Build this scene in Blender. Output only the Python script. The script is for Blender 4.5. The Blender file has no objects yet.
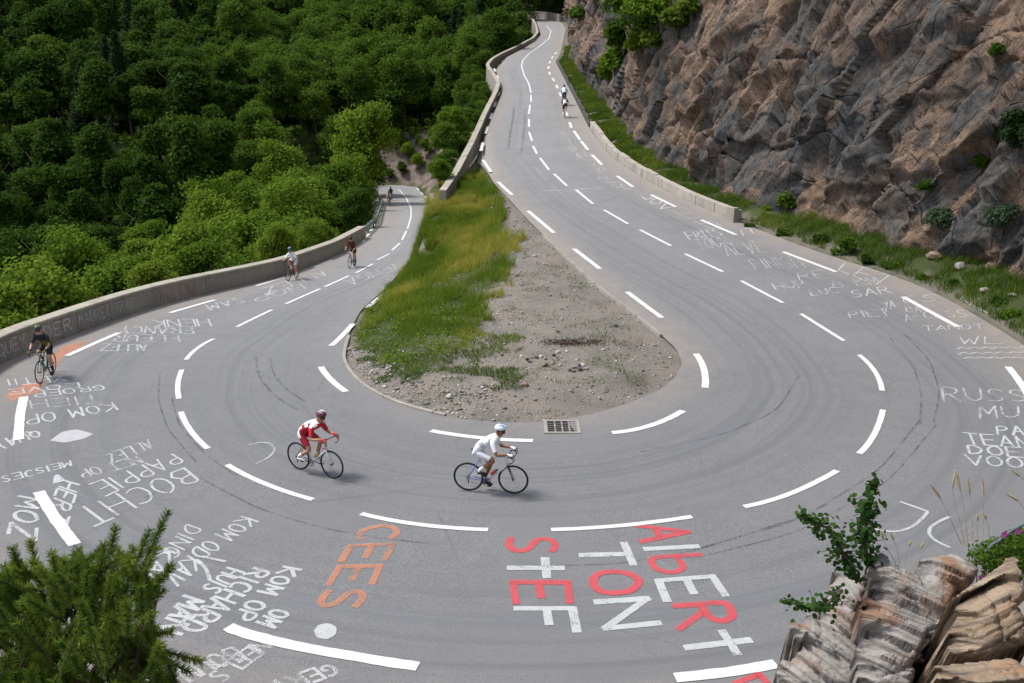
import bpy, bmesh, math, random
import numpy as np
from mathutils import Vector, Matrix
random.seed(7); RNG = np.random.default_rng(7)
scene = bpy.context.scene
C = scene.collection

# ------------------------------------------------------------------ camera, light, exposure
CAM_H = 9.4; FOC = 1000.0; PITCH = math.radians(16.7)
cam_d = bpy.data.cameras.new('camera'); cam = bpy.data.objects.new('camera', cam_d); C.objects.link(cam)
cam_d.sensor_width = 36.0; cam_d.lens = FOC/1024*36.0; cam_d.clip_end = 2000; cam_d.clip_start = 0.1
cam.location = (0, 0, CAM_H); cam.rotation_euler = (math.pi/2-PITCH, 0, 0)
scene.camera = cam
SUN_DIR = Vector((0.50, -0.10, -0.86)).normalized()       # the way the light travels
sun_d = bpy.data.lights.new('sun', 'SUN'); sun = bpy.data.objects.new('sun', sun_d); C.objects.link(sun)
sun_d.energy = 1.8; sun_d.angle = math.radians(13); sun_d.color = (1.0, 0.965, 0.91)
sun.rotation_euler = SUN_DIR.to_track_quat('-Z', 'Y').to_euler()
world = bpy.data.worlds.new('World'); scene.world = world; world.use_nodes = True
wn = world.node_tree.nodes; wl = world.node_tree.links
sky = wn.new('ShaderNodeTexSky'); sky.sky_type = 'NISHITA'; sky.sun_disc = False
sky.sun_elevation = math.asin(-SUN_DIR.z); sky.sun_rotation = math.atan2(-SUN_DIR.x, -SUN_DIR.y)
sky.dust_density = 2.5; sky.altitude = 1500
hz_ = wn.new('ShaderNodeHueSaturation'); hz_.inputs['Saturation'].default_value = .42      # half-clouded sky: whiter than a clear one
wl.new(sky.outputs[0], hz_.inputs['Color']); wl.new(hz_.outputs[0], wn['Background'].inputs[0]); wn['Background'].inputs[1].default_value = 0.12
scene.view_settings.view_transform = 'Standard'; scene.view_settings.look = 'None'
scene.view_settings.exposure = 1.25; scene.view_settings.gamma = 1.0

# ------------------------------------------------------------------ small helpers
def tag(o, label=None, cat=None, group=None, kind=None):
    if label: o['label'] = label
    if cat: o['category'] = cat
    if group: o['group'] = group
    if kind: o['kind'] = kind
    return o
def empty(name, loc=(0, 0, 0), label=None, cat=None, group=None):
    o = bpy.data.objects.new(name, None); C.objects.link(o); o.location = loc
    o.empty_display_size = 0.2
    return tag(o, label, cat, group)
def np_mesh(name, V, F, attrs=None, smooth=False):
    V = np.asarray(V, np.float32); F = np.asarray(F, np.int32)
    me = bpy.data.meshes.new(name)
    me.vertices.add(len(V)); me.vertices.foreach_set('co', V.ravel())
    k = F.shape[1]; me.loops.add(F.size); me.loops.foreach_set('vertex_index', F.ravel())
    me.polygons.add(len(F)); me.polygons.foreach_set('loop_start', np.arange(len(F), dtype=np.int32)*k)
    me.polygons.foreach_set('loop_total', np.full(len(F), k, np.int32))
    if smooth: me.polygons.foreach_set('use_smooth', np.ones(len(F), bool))
    me.update(calc_edges=True); me.validate()
    for n, a in (attrs or {}).items():
        a = np.asarray(a, np.float32)
        if a.ndim == 1:
            at = me.attributes.new(n, 'FLOAT', 'POINT'); at.data.foreach_set('value', a)
        else:
            at = me.attributes.new(n, 'FLOAT_VECTOR', 'POINT'); at.data.foreach_set('vector', a.ravel())
    return me
def link(name, me, mat, parent=None):
    o = bpy.data.objects.new(name, me); C.objects.link(o)
    if mat is not None and len(me.materials) == 0:
        for m in (mat if isinstance(mat, (list, tuple)) else [mat]): me.materials.append(m)
    if parent is not None: o.parent = parent
    return o
def grid_faces(nr, nc):
    i = np.arange(nr-1)[:, None]*nc + np.arange(nc-1)[None, :]
    return np.stack([i, i+1, i+nc+1, i+nc], -1).reshape(-1, 4)
def hash2(ix, iy, seed):
    n = (ix.astype(np.int64)*374761393 + iy.astype(np.int64)*668265263 + seed*1442695041) & 0xffffffff
    n = ((n ^ (n >> 13))*1274126177) & 0xffffffff
    n = n ^ (n >> 16)
    n = (n*2246822519) & 0xffffffff
    return ((n ^ (n >> 15)) & 0xffffff)/float(0xffffff)
def vnoise(x, y, seed=0):
    x = np.asarray(x, float); y = np.asarray(y, float)
    ix = np.floor(x); iy = np.floor(y); fx = x-ix; fy = y-iy
    fx = fx*fx*(3-2*fx); fy = fy*fy*(3-2*fy)
    a = hash2(ix, iy, seed); b = hash2(ix+1, iy, seed); c = hash2(ix, iy+1, seed); d = hash2(ix+1, iy+1, seed)
    return (a*(1-fx)+b*fx)*(1-fy)+(c*(1-fx)+d*fx)*fy
def fbm(x, y, seed=0, oct=4):
    s = 0; a = .5; t = 0
    for k in range(oct):
        s = s+a*vnoise(x*2**k, y*2**k, seed+k*17); t += a; a *= .5
    return s/t
def cells(x, y, seed, tx_=1.6, ty_=1.0):
    """blocky joints: each jittered cell is a tilted plane with straight broken edges; returns offset, cell random, edge distance"""
    ix = np.floor(x); iy = np.floor(y)
    best = np.full(x.shape, 1e9); sec = np.full(x.shape, 1e9); off = np.zeros(x.shape); rid = np.zeros(x.shape)
    for dx in (-1, 0, 1):
        for dy in (-1, 0, 1):
            cx = ix+dx; cy = iy+dy
            px = cx+hash2(cx, cy, seed); py = cy+hash2(cx, cy, seed+1)
            d = np.hypot(x-px, y-py)
            r = hash2(cx, cy, seed+2); tx = hash2(cx, cy, seed+3)-.5; ty = hash2(cx, cy, seed+4)-.5
            o = (r-.5)*.8+(x-px)*tx*tx_+(y-py)*ty*ty_
            m = d < best
            sec = np.where(m, best, np.minimum(sec, d))
            off = np.where(m, o, off); rid = np.where(m, hash2(cx, cy, seed+5), rid); best = np.where(m, d, best)
    return off, rid, sec-best
def smooth01(t):
    t = np.clip(t, 0, 1); return t*t*(3-2*t)

# ------------------------------------------------------------------ the lie of the road: heights, then plan points from sight lines
def sp(t, w): return w*np.log1p(np.exp(np.minimum(np.asarray(t, float)/w, 50)))
def zl(x, y): return -0.10*(sp(np.asarray(y)-31, 4)-sp(np.asarray(y)-128, 5))
def zu(x, y): return 0.08*sp(np.asarray(y)-31, 4)
def zroad(x, y):
    y = np.asarray(y, float); x = np.asarray(x, float)
    xs = np.interp(y, [0, 30, 50, 115, 150, 168, 400], [.5, .2, -2.6, -5.2, -8, -300, -300]); hw = np.interp(y, [0, 27, 50, 115], [5, 4.5, 2.0, 1.5])
    t = smooth01((x-xs+hw)/(2*hw))
    return zl(x, y)*(1-t)+zu(x, y)*t
def ray(u, v):
    a = (u-512)/FOC; b = (341.5-v)/FOC; c, s = math.cos(PITCH), math.sin(PITCH)
    return np.array([a, c+b*s, -s+b*c])
def at_depth(u, v, d):
    p = ray(u, v)*d; p[2] += CAM_H; return p
def hit(u, v, zf=zroad, dz=0.0):
    d = ray(u, v); t = 5.0; prev = t
    while t < 420:
        p = d*t
        if CAM_H+p[2] < float(zf(p[0], p[1]))+dz: break
        prev = t; t *= 1.012
    lo, hi = prev, t
    for _ in range(40):
        m = (lo+hi)/2; p = d*m
        if CAM_H+p[2] < float(zf(p[0], p[1]))+dz: hi = m
        else: lo = m
    p = d*lo
    return np.array([p[0], p[1], CAM_H+p[2]])
def project(P):
    P = np.atleast_2d(P); c, s = math.cos(PITCH), math.sin(PITCH)
    x = P[:, 0]; y = P[:, 1]; z = P[:, 2]-CAM_H
    dep = y*c-z*s; up = y*s+z*c
    dep = np.maximum(dep, .05)
    return 512+FOC*x/dep, 341.5-FOC*up/dep, dep
def resample(P, step=None, n=None):
    P = np.asarray(P, float); s = np.r_[0, np.cumsum(np.linalg.norm(np.diff(P, axis=0), axis=1))]
    if n is None: n = max(2, int(s[-1]/step)+1)
    t = np.linspace(0, s[-1], n)
    return np.stack([np.interp(t, s, P[:, k]) for k in range(P.shape[1])], 1)
def smoothline(P, step, sig):
    Q = resample(P, step); k = int(max(1, sig/step*3)); w = np.exp(-.5*(np.arange(-k, k+1)*step/sig)**2); w /= w.sum()
    out = Q.copy()
    A = np.vstack([2*Q[0]-Q[k:0:-1], Q, 2*Q[-1]-Q[-2:-k-2:-1]]) if len(Q) > k+1 else Q
    if len(Q) > k+1:
        for c in range(Q.shape[1]): out[:, c] = np.convolve(A[:, c], w, 'valid')
    out[0] = Q[0]; out[-1] = Q[-1]
    return out
BC = np.array([0.45, 28.2]); RO = 16.1
def arc(a0, a1, r, n=16):
    a = np.radians(np.linspace(a0, a1, n)); return np.stack([BC[0]+r*np.cos(a), BC[1]+r*np.sin(a)], 1)
def H(pts, zf): return [hit(u, v, zf)[:2] for u, v in pts]
low_out = [np.array(p) for p in ((-27, 126.5), (-22, 128))] + H([(374, 191), (381, 199), (384, 207), (379, 225), (366, 238), (338, 255), (286, 275.5), (236, 287), (168, 302.5), (101, 324), (54, 343), (0, 360)], zl)
outer = np.array(low_out + list(np.array([[BC[0]+q*math.cos(t), BC[1]+q*math.sin(t)] for t in np.radians(np.linspace(182, 345, 40)) for q in [RO+1.3*max(0.0, math.sin(math.pi*(math.degrees(t)-195)/135)) if 195<math.degrees(t)<330 else RO]])) + H([(1022, 343), (970, 311), (920, 284), (866, 267), (812, 250), (734, 220), (680, 198.6), (633, 172), (609, 155), (589, 128), (575.7, 101), (562, 74), (555.5, 62), (560.5, 54), (566, 28.6)], zu) + [np.array(p) for p in ((9.0, 190), (6, 201), (0, 207), (-9, 210))])
inner = np.array([np.array(p) for p in ((-29, 136), (-24, 137))] + H([(395, 184.7), (417, 187), (430, 200), (437, 211), (436, 221), (432, 232), (427, 249), (407, 264), (387, 287), (360, 311), (347, 338), (341, 358), (348, 372), (360, 385), (390, 402), (434, 415), (481, 422), (528, 424), (572, 420), (609, 410), (643, 398), (667, 387), (681, 372), (684, 360), (677, 348), (660, 334), (626, 307), (599, 287), (559, 250), (528, 220), (510, 200), (495, 185), (477, 163)], zroad) +
     H([(488, 128), (502, 93), (496, 70), (507, 57), (526, 47), (541, 35), (536, 20)], zu) + [np.array(p) for p in ((-2, 202.5), (-8, 204))])
outer = smoothline(outer, .5, 1.2); inner = smoothline(inner, .4, .5)
# pair the two edges station by station with a monotone nearest match (dynamic time warp on a coarse set)
A = resample(inner, n=260); B = resample(outer, n=340)
D = np.linalg.norm(A[:, None]-B[None], axis=2); n, m = D.shape
cost = np.full((n, m), 1e18); cost[0, 0] = 0; back = np.zeros((n, m), int)
W = D**2
for i in range(n):
    for j in range(m):
        if i == 0 and j == 0: continue
        o = (cost[i-1, j] if i else 1e18, cost[i, j-1] if j else 1e18, (cost[i-1, j-1] if i and j else 1e18))
        k = int(np.argmin(o)); cost[i, j] = o[k]+W[i, j]; back[i, j] = k
i, j = n-1, m-1; pairs = [(i, j)]
while i or j:
    k = back[i, j]
    if k == 0: i -= 1
    elif k == 1: j -= 1
    else: i -= 1; j -= 1
    pairs.append((i, j))
pairs = np.array(pairs[::-1], float)
def sm1(v, k=9):
    w = np.hanning(k+2)[1:-1]; w /= w.sum(); vv = np.r_[np.full(k//2, v[0]), v, np.full(k//2, v[-1])]; return np.convolve(vv, w, 'valid')
pi_ = np.maximum.accumulate(sm1(pairs[:, 0], 15)); pj_ = np.maximum.accumulate(sm1(pairs[:, 1], 15))
INN = np.stack([np.interp(pi_, np.arange(n), A[:, k]) for k in (0, 1)], 1)
OUT = np.stack([np.interp(pj_, np.arange(m), B[:, k]) for k in (0, 1)], 1)
CEN = (INN+OUT)/2; HW = np.linalg.norm(INN-OUT, axis=1)/2
SALONG = np.r_[0, np.cumsum(np.linalg.norm(np.diff(CEN, axis=0), axis=1))]

# ------------------------------------------------------------------ materials
def newmat(name):
    m = bpy.data.materials.new(name); m.use_nodes = True; nt = m.node_tree
    return m, nt, nt.nodes['Principled BSDF']
class NT:
    def __init__(s, nt): s.nt = nt
    def n(s, t, **k):
        x = s.nt.nodes.new(t)
        for a, b in k.items(): setattr(x, a, b)
        return x
    def l(s, a, b): s.nt.links.new(a, b)
    def noise(s, scale, detail=4, rough=.55, vec=None, dist=0):
        x = s.n('ShaderNodeTexNoise'); x.inputs['Scale'].default_value = scale; x.inputs['Detail'].default_value = detail
        x.inputs['Roughness'].default_value = rough; x.inputs['Distortion'].default_value = dist
        if vec is not None: s.l(vec, x.inputs['Vector'])
        return x.outputs['Fac']
    def ramp(s, fac, stops):
        x = s.n('ShaderNodeValToRGB'); e = x.color_ramp.elements
        while len(e) < len(stops): e.new(.5)
        for el, (p, c) in zip(e, stops):
            el.position = p; el.color = (c, c, c, 1) if isinstance(c, (int, float)) else (*c, 1)
        s.l(fac, x.inputs[0]); return x.outputs[0]
    def mix(s, fac, a, b, blend='MIX'):
        x = s.n('ShaderNodeMix', data_type='RGBA', blend_type=blend)
        for sock, v in ((x.inputs[0], fac), (x.inputs[6], a), (x.inputs[7], b)):
            if hasattr(v, 'node'): s.l(v, sock)
            elif isinstance(v, (int, float)): sock.default_value = v if sock == x.inputs[0] else (v, v, v, 1)
            else: sock.default_value = (*v, 1)
        return x.outputs[2]
    def math(s, op, a, b=0.0, clamp=False):
        x = s.n('ShaderNodeMath', operation=op, use_clamp=clamp)
        for sock, v in ((x.inputs[0], a), (x.inputs[1], b)):
            if hasattr(v, 'node'): s.l(v, sock)
            else: sock.default_value = v
        return x.outputs[0]
    def attr(s, name): return s.n('ShaderNodeAttribute', attribute_name=name)
    def coord(s, which='Object'): return s.n('ShaderNodeTexCoord').outputs[which]
    def mapping(s, vec, scale=(1, 1, 1), rot=(0, 0, 0)):
        x = s.n('ShaderNodeMapping'); x.inputs['Scale'].default_value = scale; x.inputs['Rotation'].default_value = rot
        s.l(vec, x.inputs['Vector']); return x.outputs[0]
    def bump(s, h, strength, dist, bsdf):
        x = s.n('ShaderNodeBump'); x.inputs['Strength'].default_value = strength; x.inputs['Distance'].default_value = dist
        s.l(h, x.inputs['Height']); s.l(x.outputs[0], bsdf.inputs['Normal'])
def simple(name, col, rough=.6, metal=0.0, var=0.0, scale=30, spec=.5):
    m, nt, b = newmat(name); t = NT(nt); b.inputs['Roughness'].default_value = rough; b.inputs['Metallic'].default_value = metal
    b.inputs['Specular IOR Level'].default_value = spec
    if var:
        f = t.noise(scale, 3, vec=t.coord())
        t.l(t.ramp(f, [(.3, tuple(c*(1-var) for c in col)), (.7, tuple(min(1, c*(1+var)) for c in col))]), b.inputs['Base Color'])
    else: b.inputs['Base Color'].default_value = (*col, 1)
    return m

def mat_asphalt():
    m, nt, b = newmat('asphalt'); t = NT(nt)
    uv = t.attr('st').outputs['Vector']; P = t.coord()
    speck = t.noise(55, 2, .7, P); speck2 = t.noise(16, 3, .6, P); patch = t.noise(.35, 4, .6, P); mott = t.noise(1.6, 4, .65, P)
    streak = t.noise(1.0, 4, .6, t.mapping(uv, (4.2, .045, 1))); streak2 = t.noise(1.0, 3, .6, t.mapping(uv, (1.3, .03, 1)))
    base = t.ramp(patch, [(.3, (.215, .214, .216)), (.7, (.265, .263, .264))])
    base = t.mix(t.ramp(mott, [(.40, .0), (.66, .6)]), base, (.30, .296, .292))
    base = t.mix(t.ramp(speck, [(.34, .9), (.5, .0)]), base, (.09, .09, .093))
    base = t.mix(t.ramp(speck, [(.53, .0), (.67, .8)]), base, (.42, .415, .41))
    base = t.mix(t.ramp(speck2, [(.36, .30), (.5, .0)]), base, (.14, .14, .147))
    wear = t.attr('wear').outputs['Fac']
    base = t.mix(t.math('MULTIPLY', t.attr('newer').outputs['Fac'], .52), base, (.085, .086, .090))
    sk = t.math('MULTIPLY', t.ramp(streak, [(.46, .0), (.66, .85)]), wear)
    base = t.mix(sk, base, (.115, .117, .126))
    sk2 = t.math('MULTIPLY', t.ramp(streak2, [(.42, .0), (.68, .6)]), wear)
    base = t.mix(sk2, base, (.15, .152, .162))
    edge = t.attr('dirt').outputs['Fac']
    dirt = t.math('MULTIPLY', edge, t.ramp(t.noise(1.1, 5, .65, P), [(.3, .25), (.65, 1.0)]))
    base = t.mix(dirt, base, (.285, .235, .195))
    # cracks and seams
    v = t.n('ShaderNodeTexVoronoi', feature='DISTANCE_TO_EDGE'); v.inputs['Scale'].default_value = .23
    t.l(t.mix(.16, P, t.n('ShaderNodeTexNoise').outputs['Color']), v.inputs['Vector'])
    crack = t.ramp(v.outputs['Distance'], [(.0, .35), (.005, .0)])
    crack = t.math('MULTIPLY', crack, t.ramp(t.noise(.2, 2, .5, P), [(.5, .0), (.6, 1.0)]))
    base = t.mix(crack, base, (.07, .07, .072))
    t.l(base, b.inputs['Base Color']); b.inputs['Roughness'].default_value = .88; b.inputs['Specular IOR Level'].default_value = .3
    t.bump(t.math('ADD', speck, t.math('MULTIPLY', speck2, .6)), .55, .012, b)
    return m
def paint(name, col, worn=.15, fade=1.0):
    """brushed paint, worn through to the asphalt in speckles"""
    m, nt, b = newmat(name); t = NT(nt); P = t.coord()
    b.inputs['Roughness'].default_value = .7
    f = t.noise(5, 3, .6, P); t.l(t.mix(t.ramp(f, [(.3, 0.), (.7, 1.)]), tuple(c*.86 for c in col), col), b.inputs['Base Color'])
    tr = t.n('ShaderNodeBsdfTransparent'); mx = t.n('ShaderNodeMixShader')
    a = t.noise(38, 3, .7, P); a2 = t.noise(2.2, 3, .6, P)
    s = t.math('ADD', t.math('MULTIPLY', a, .75), t.math('MULTIPLY', a2, .45))
    al = t.ramp(s, [(max(.0, .25+worn*.75), 0.0), (min(1, .34+worn*.75), fade)])
    t.l(al, mx.inputs[0]); t.l(tr.outputs[0], mx.inputs[1]); t.l(b.outputs[0], mx.inputs[2])
    t.l(mx.outputs[0], nt.nodes['Material Output'].inputs['Surface'])
    return m
def mat_terrain():
    m, nt, b = newmat('terrain'); t = NT(nt); P = t.coord()
    g = t.attr('gravel').outputs['Fac']; rk = t.attr('rock').outputs['Fac']
    soil = t.ramp(t.noise(.6, 5, .6, P), [(.3, (.035, .045, .016)), (.55, (.05, .065, .02)), (.8, (.10, .085, .05))])
    n1 = t.noise(22, 4, .7, P); n2 = t.noise(.8, 5, .62, P); n3 = t.noise(5, 4, .6, P)
    grav = t.ramp(n2, [(.3, (.135, .120, .103)), (.5, (.185, .164, .142)), (.72, (.235, .193, .162))])
    grav = t.mix(t.ramp(n1, [(.33, .65), (.48, .0)]), grav, (.10, .097, .093))
    grav = t.mix(t.ramp(n1, [(.58, .0), (.72, .7)]), grav, (.43, .41, .38))
    grav = t.mix(t.ramp(n3, [(.58, .0), (.75, .35)]), grav, (.15, .135, .115))
    rock = t.ramp(t.noise(.9, 6, .7, P), [(.3, (.07, .06, .052)), (.5, (.17, .135, .115)), (.7, (.26, .215, .19))])
    c = t.mix(g, soil, grav); c = t.mix(rk, c, rock)
    t.l(c, b.inputs['Base Color']); b.inputs['Roughness'].default_value = .95; b.inputs['Specular IOR Level'].default_value = .2
    t.bump(t.math('ADD', n1, t.math('MULTIPLY', n3, .8)), .7, .05, b)
    return m
def mat_cliff():
    m, nt, b = newmat('cliff_rock'); t = NT(nt); P = t.coord(); J = t.attr('joint').outputs['Vector']
    c1 = t.attr('block').outputs['Fac']; c2 = t.attr('flake').outputs['Fac']
    big = t.noise(.12, 5, .65, P, .2); mid = t.noise(.9, 7, .78, P, .1); fine = t.noise(5, 8, .8, P); grit = t.noise(16, 4, .8, P)
    s = t.math('ADD', t.math('MULTIPLY', c1, .40), t.math('ADD', t.math('MULTIPLY', big, .70), t.math('MULTIPLY', mid, .55)))
    col = t.ramp(s, [(.46, (.064, .067, .070)), (.66, (.098, .094, .089)), (.80, (.118, .104, .092)), (.91, (.165, .112, .078)), (1.0, (.28, .19, .13))])
    col = t.mix(t.ramp(c2, [(.76, .0), (1.0, .7)]), col, (.24, .16, .115))
    col = t.mix(t.ramp(c2, [(.0, .6), (.26, .0)]), col, (.062, .068, .076))
    stre = t.noise(1.0, 6, .75, t.mapping(J, (.35, 3.2, 1)), .1)
    col = t.mix(t.ramp(stre, [(.34, .75), (.48, .0)]), col, (.032, .030, .030))
    col = t.mix(t.ramp(stre, [(.57, .0), (.72, .55)]), col, (.185, .175, .165))
    col = t.mix(t.ramp(fine, [(.36, .8), (.48, .0)]), col, (.026, .024, .024))
    col = t.mix(t.ramp(fine, [(.54, .0), (.68, .5)]), col, (.24, .205, .175))
    col = t.mix(t.ramp(grit, [(.40, .55), (.48, .0)]), col, (.03, .028, .027))
    h = t.math('ADD', t.math('MULTIPLY', fine, .7), t.math('ADD', t.math('MULTIPLY', mid, .7), t.math('MULTIPLY', stre, .7)))
    wob = t.mix(.5, J, t.mix(1.0, J, t.n('ShaderNodeTexNoise').outputs['Color'], 'ADD'))
    for sx, sy, wdt, amt in ((.26, .75, .016, .95), (.62, 2.1, .018, .7), (1.4, 5.2, .03, .5)):      # open cracks along the joints
        v = t.n('ShaderNodeTexVoronoi', feature='DISTANCE_TO_EDGE', voronoi_dimensions='2D'); v.inputs['Scale'].default_value = 1.0
        t.l(t.mapping(wob, (sx, sy, 1)), v.inputs['Vector']); ck = t.ramp(v.outputs['Distance'], [(.0, 1.0), (wdt, .0)])
        gate = t.ramp(t.noise(.5*sx*3, 3, .6, P), [(.44, .0), (.58, 1.0)]); k = t.math('MULTIPLY', t.math('MULTIPLY', ck, gate), amt)
        col = t.mix(k, col, (.014, .013, .013)); h = t.math('SUBTRACT', h, t.math('MULTIPLY', k, .9))
    t.l(col, b.inputs['Base Color']); b.inputs['Roughness'].default_value = .92; b.inputs['Specular IOR Level'].default_value = .2
    t.bump(h, .9, .12, b)
    return m
def mat_slab(warm):
    m, nt, b = newmat('layered_rock'); t = NT(nt); P = t.attr('lay').outputs['Vector']
    ly = t.noise(1.0, 6, .65, t.mapping(P, (1.1, 24, 1)), .08); ly2 = t.noise(1.0, 4, .6, t.mapping(P, (.8, 7, 1)), .15)
    bl = t.noise(2.6, 5, .65, P, .6); fi = t.noise(40, 5, .7, P); li = t.noise(7, 5, .7, P)
    if warm: base = t.ramp(bl, [(.3, (.18, .115, .07)), (.5, (.27, .20, .135)), (.7, (.34, .275, .205))])
    else: base = t.ramp(bl, [(.30, (.25, .225, .205)), (.5, (.31, .29, .27)), (.60, (.26, .155, .10)), (.75, (.21, .11, .06))])
    base = t.mix(t.ramp(ly, [(.36, .85), (.49, .0)]), base, (.055, .043, .037))
    base = t.mix(t.ramp(ly, [(.56, .0), (.72, .7 if not warm else .3)]), base, (.44, .42, .40))
    base = t.mix(t.ramp(ly2, [(.56, .0), (.7, .55)]), base, (.24, .145, .095) if not warm else (.33, .17, .08))
    base = t.mix(t.ramp(li, [(.58, .0), (.70, .65)]), base, (.15, .115, .10))
    base = t.mix(t.ramp(fi, [(.33, .6), (.46, .0)]), base, (.10, .085, .075))
    if warm: base = t.mix(t.ramp(t.noise(30, 3, .6, P), [(.66, .0), (.72, .6)]), base, (.36, .33, .09))
    t.l(base, b.inputs['Base Color']); b.inputs['Roughness'].default_value = .85; b.inputs['Specular IOR Level'].default_value = .3
    t.bump(t.math('ADD', t.math('MULTIPLY', ly, 1.2), t.math('ADD', t.math('MULTIPLY', fi, .35), t.math('MULTIPLY', li, .5))), .9, .035, b)
    return m
def mat_leaf(name, c0, c1, c2, transl=.35, obj=.5):
    m, nt, b = newmat(name); t = NT(nt)
    r = t.attr('rnd').outputs['Fac']; oi = t.n('ShaderNodeObjectInfo').outputs['Random']
    f = t.math('ADD', t.math('MULTIPLY', r, 1-obj), t.math('MULTIPLY', oi, obj))
    col = t.ramp(f, [(.15, c0), (.5, c1), (.85, c2)])
    t.l(col, b.inputs['Base Color']); b.inputs['Roughness'].default_value = .75; b.inputs['Specular IOR Level'].default_value = .06
    tr = t.n('ShaderNodeBsdfTranslucent'); t.l(t.mix(.4, col, (.10, .14, .012)), tr.inputs[0])
    mx = t.n('ShaderNodeMixShader'); mx.inputs[0].default_value = transl
    t.l(b.outputs[0], mx.inputs[1]); t.l(tr.outputs[0], mx.inputs[2]); t.l(mx.outputs[0], nt.nodes['Material Output'].inputs['Surface'])
    return m
def mat_concrete(name, col):
    m, nt, b = newmat(name); t = NT(nt); P = t.coord()
    n1 = t.noise(1.2, 5, .65, P); n2 = t.noise(14, 4, .7, P); dr = t.noise(1.0, 4, .6, t.mapping(P, (2.2, 2.2, .25)))
    c = t.ramp(n1, [(.3, tuple(x*.75 for x in col)), (.7, col)])
    c = t.mix(t.ramp(dr, [(.5, .0), (.72, .55)]), c, tuple(x*.42 for x in col))
    c = t.mix(t.ramp(n2, [(.3, .5), (.45, .0)]), c, tuple(x*.4 for x in col))
    t.l(c, b.inputs['Base Color']); b.inputs['Roughness'].default_value = .9
    t.bump(n2, .5, .03, b); return m
M = dict(asphalt=mat_asphalt(), terrain=mat_terrain(), cliff=mat_cliff(), slab=mat_slab(False), slab_warm=mat_slab(True),
  white=paint('road_paint', (.64, .64, .63), .12, .95), letter=paint('brushed_paint', (.60, .61, .61), .29, .68), faint=paint('faded_paint', (.58, .58, .58), .37, .66),
  bold=paint('fresh_paint', (.52, .54, .54), .27, .80), red=paint('red_paint', (.56, .075, .09), .27, .80), orange=paint('orange_paint', (.55, .23, .125), .33, .66), red_faint=paint('faded_red', (.45, .12, .12), .40, .4), peach=paint('orange_spray', (.62, .25, .13), .32, .6),
  pale=paint('pale_grey_paint', (.50, .48, .50), .1, .8), tyre_mark=paint('rubber_mark', (.075, .076, .082), .42, .5),
  wallc=mat_concrete('parapet_stone', (.31, .285, .24)), cop=mat_concrete('coping_stone', (.38, .345, .28)), kerb=mat_concrete('kerb_stone', (.40, .36, .31)), conc=mat_concrete('edge_concrete', (.33, .30, .27)),
  rail=simple('weathered_rail', (.22, .30, .27), .6, .2, .25, 3), iron=simple('cast_iron', (.03, .03, .03), .6, .3), stone=simple('loose_stone', (.24, .22, .20), .95, 0, .5, 6, .2), stone_dark=simple('dark_stone', (.07, .068, .066), .95, 0, .5, 6, .2),
  bark=simple('bark', (.10, .075, .055), .95, 0, .4, 12, .2),
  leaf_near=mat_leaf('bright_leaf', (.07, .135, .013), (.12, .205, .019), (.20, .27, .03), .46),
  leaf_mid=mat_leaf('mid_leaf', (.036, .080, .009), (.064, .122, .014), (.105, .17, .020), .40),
  leaf_far=mat_leaf('shade_toned_leaf', (.020, .050, .006), (.036, .080, .010), (.070, .120, .015), .36),  # far hillside's shade put into the leaf colour; verge weeds share it
  leaf_blue=mat_leaf('bluish_leaf', (.035, .065, .040), (.05, .085, .05), (.07, .11, .06), .3),
  needle=mat_leaf('conifer_needle', (.010, .024, .008), (.016, .034, .012), (.026, .048, .016), .15),
  needle_near=mat_leaf('pine_needle', (.055, .105, .016), (.10, .17, .025), (.20, .25, .036), .38, .1),
  sprig=mat_leaf('dark_shrub_leaf', (.016, .045, .012), (.026, .068, .016), (.055, .11, .02), .3, .1),
  grass=mat_leaf('grass_blade', (.13, .20, .022), (.23, .29, .032), (.45, .40, .085), .5, .0),
  grass_green=mat_leaf('green_grass_blade', (.06, .11, .015), (.11, .175, .022), (.22, .24, .04), .44, .0),
  straw=simple('dry_stem', (.30, .24, .12), .9, 0, .3, 20), pink=simple('pink_petal', (.55, .10, .38), .7), rope=simple('blue_rope', (.085, .11, .12), .8, 0, .3, 30))

def inpoly(u, v, poly):
    poly = np.asarray(poly, float); ins = np.zeros(len(u), bool); j = len(poly)-1
    for i in range(len(poly)):
        xi, yi = poly[i]; xj, yj = poly[j]
        c = ((yi > v) != (yj > v)) & (u < (xj-xi)*(v-yi)/(yj-yi+1e-12)+xi); ins ^= c; j = i
    return ins
GP = [(437, 207), (452, 195), (470, 170), (482, 168), (494, 186), (506, 210), (513, 240), (503, 275), (486, 296), (480, 318), (486, 332), (470, 345), (452, 352), (440, 362), (420, 372), (395, 366), (372, 352), (351, 344), (349, 333), (362, 308), (388, 284), (409, 260), (430, 244)]

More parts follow.
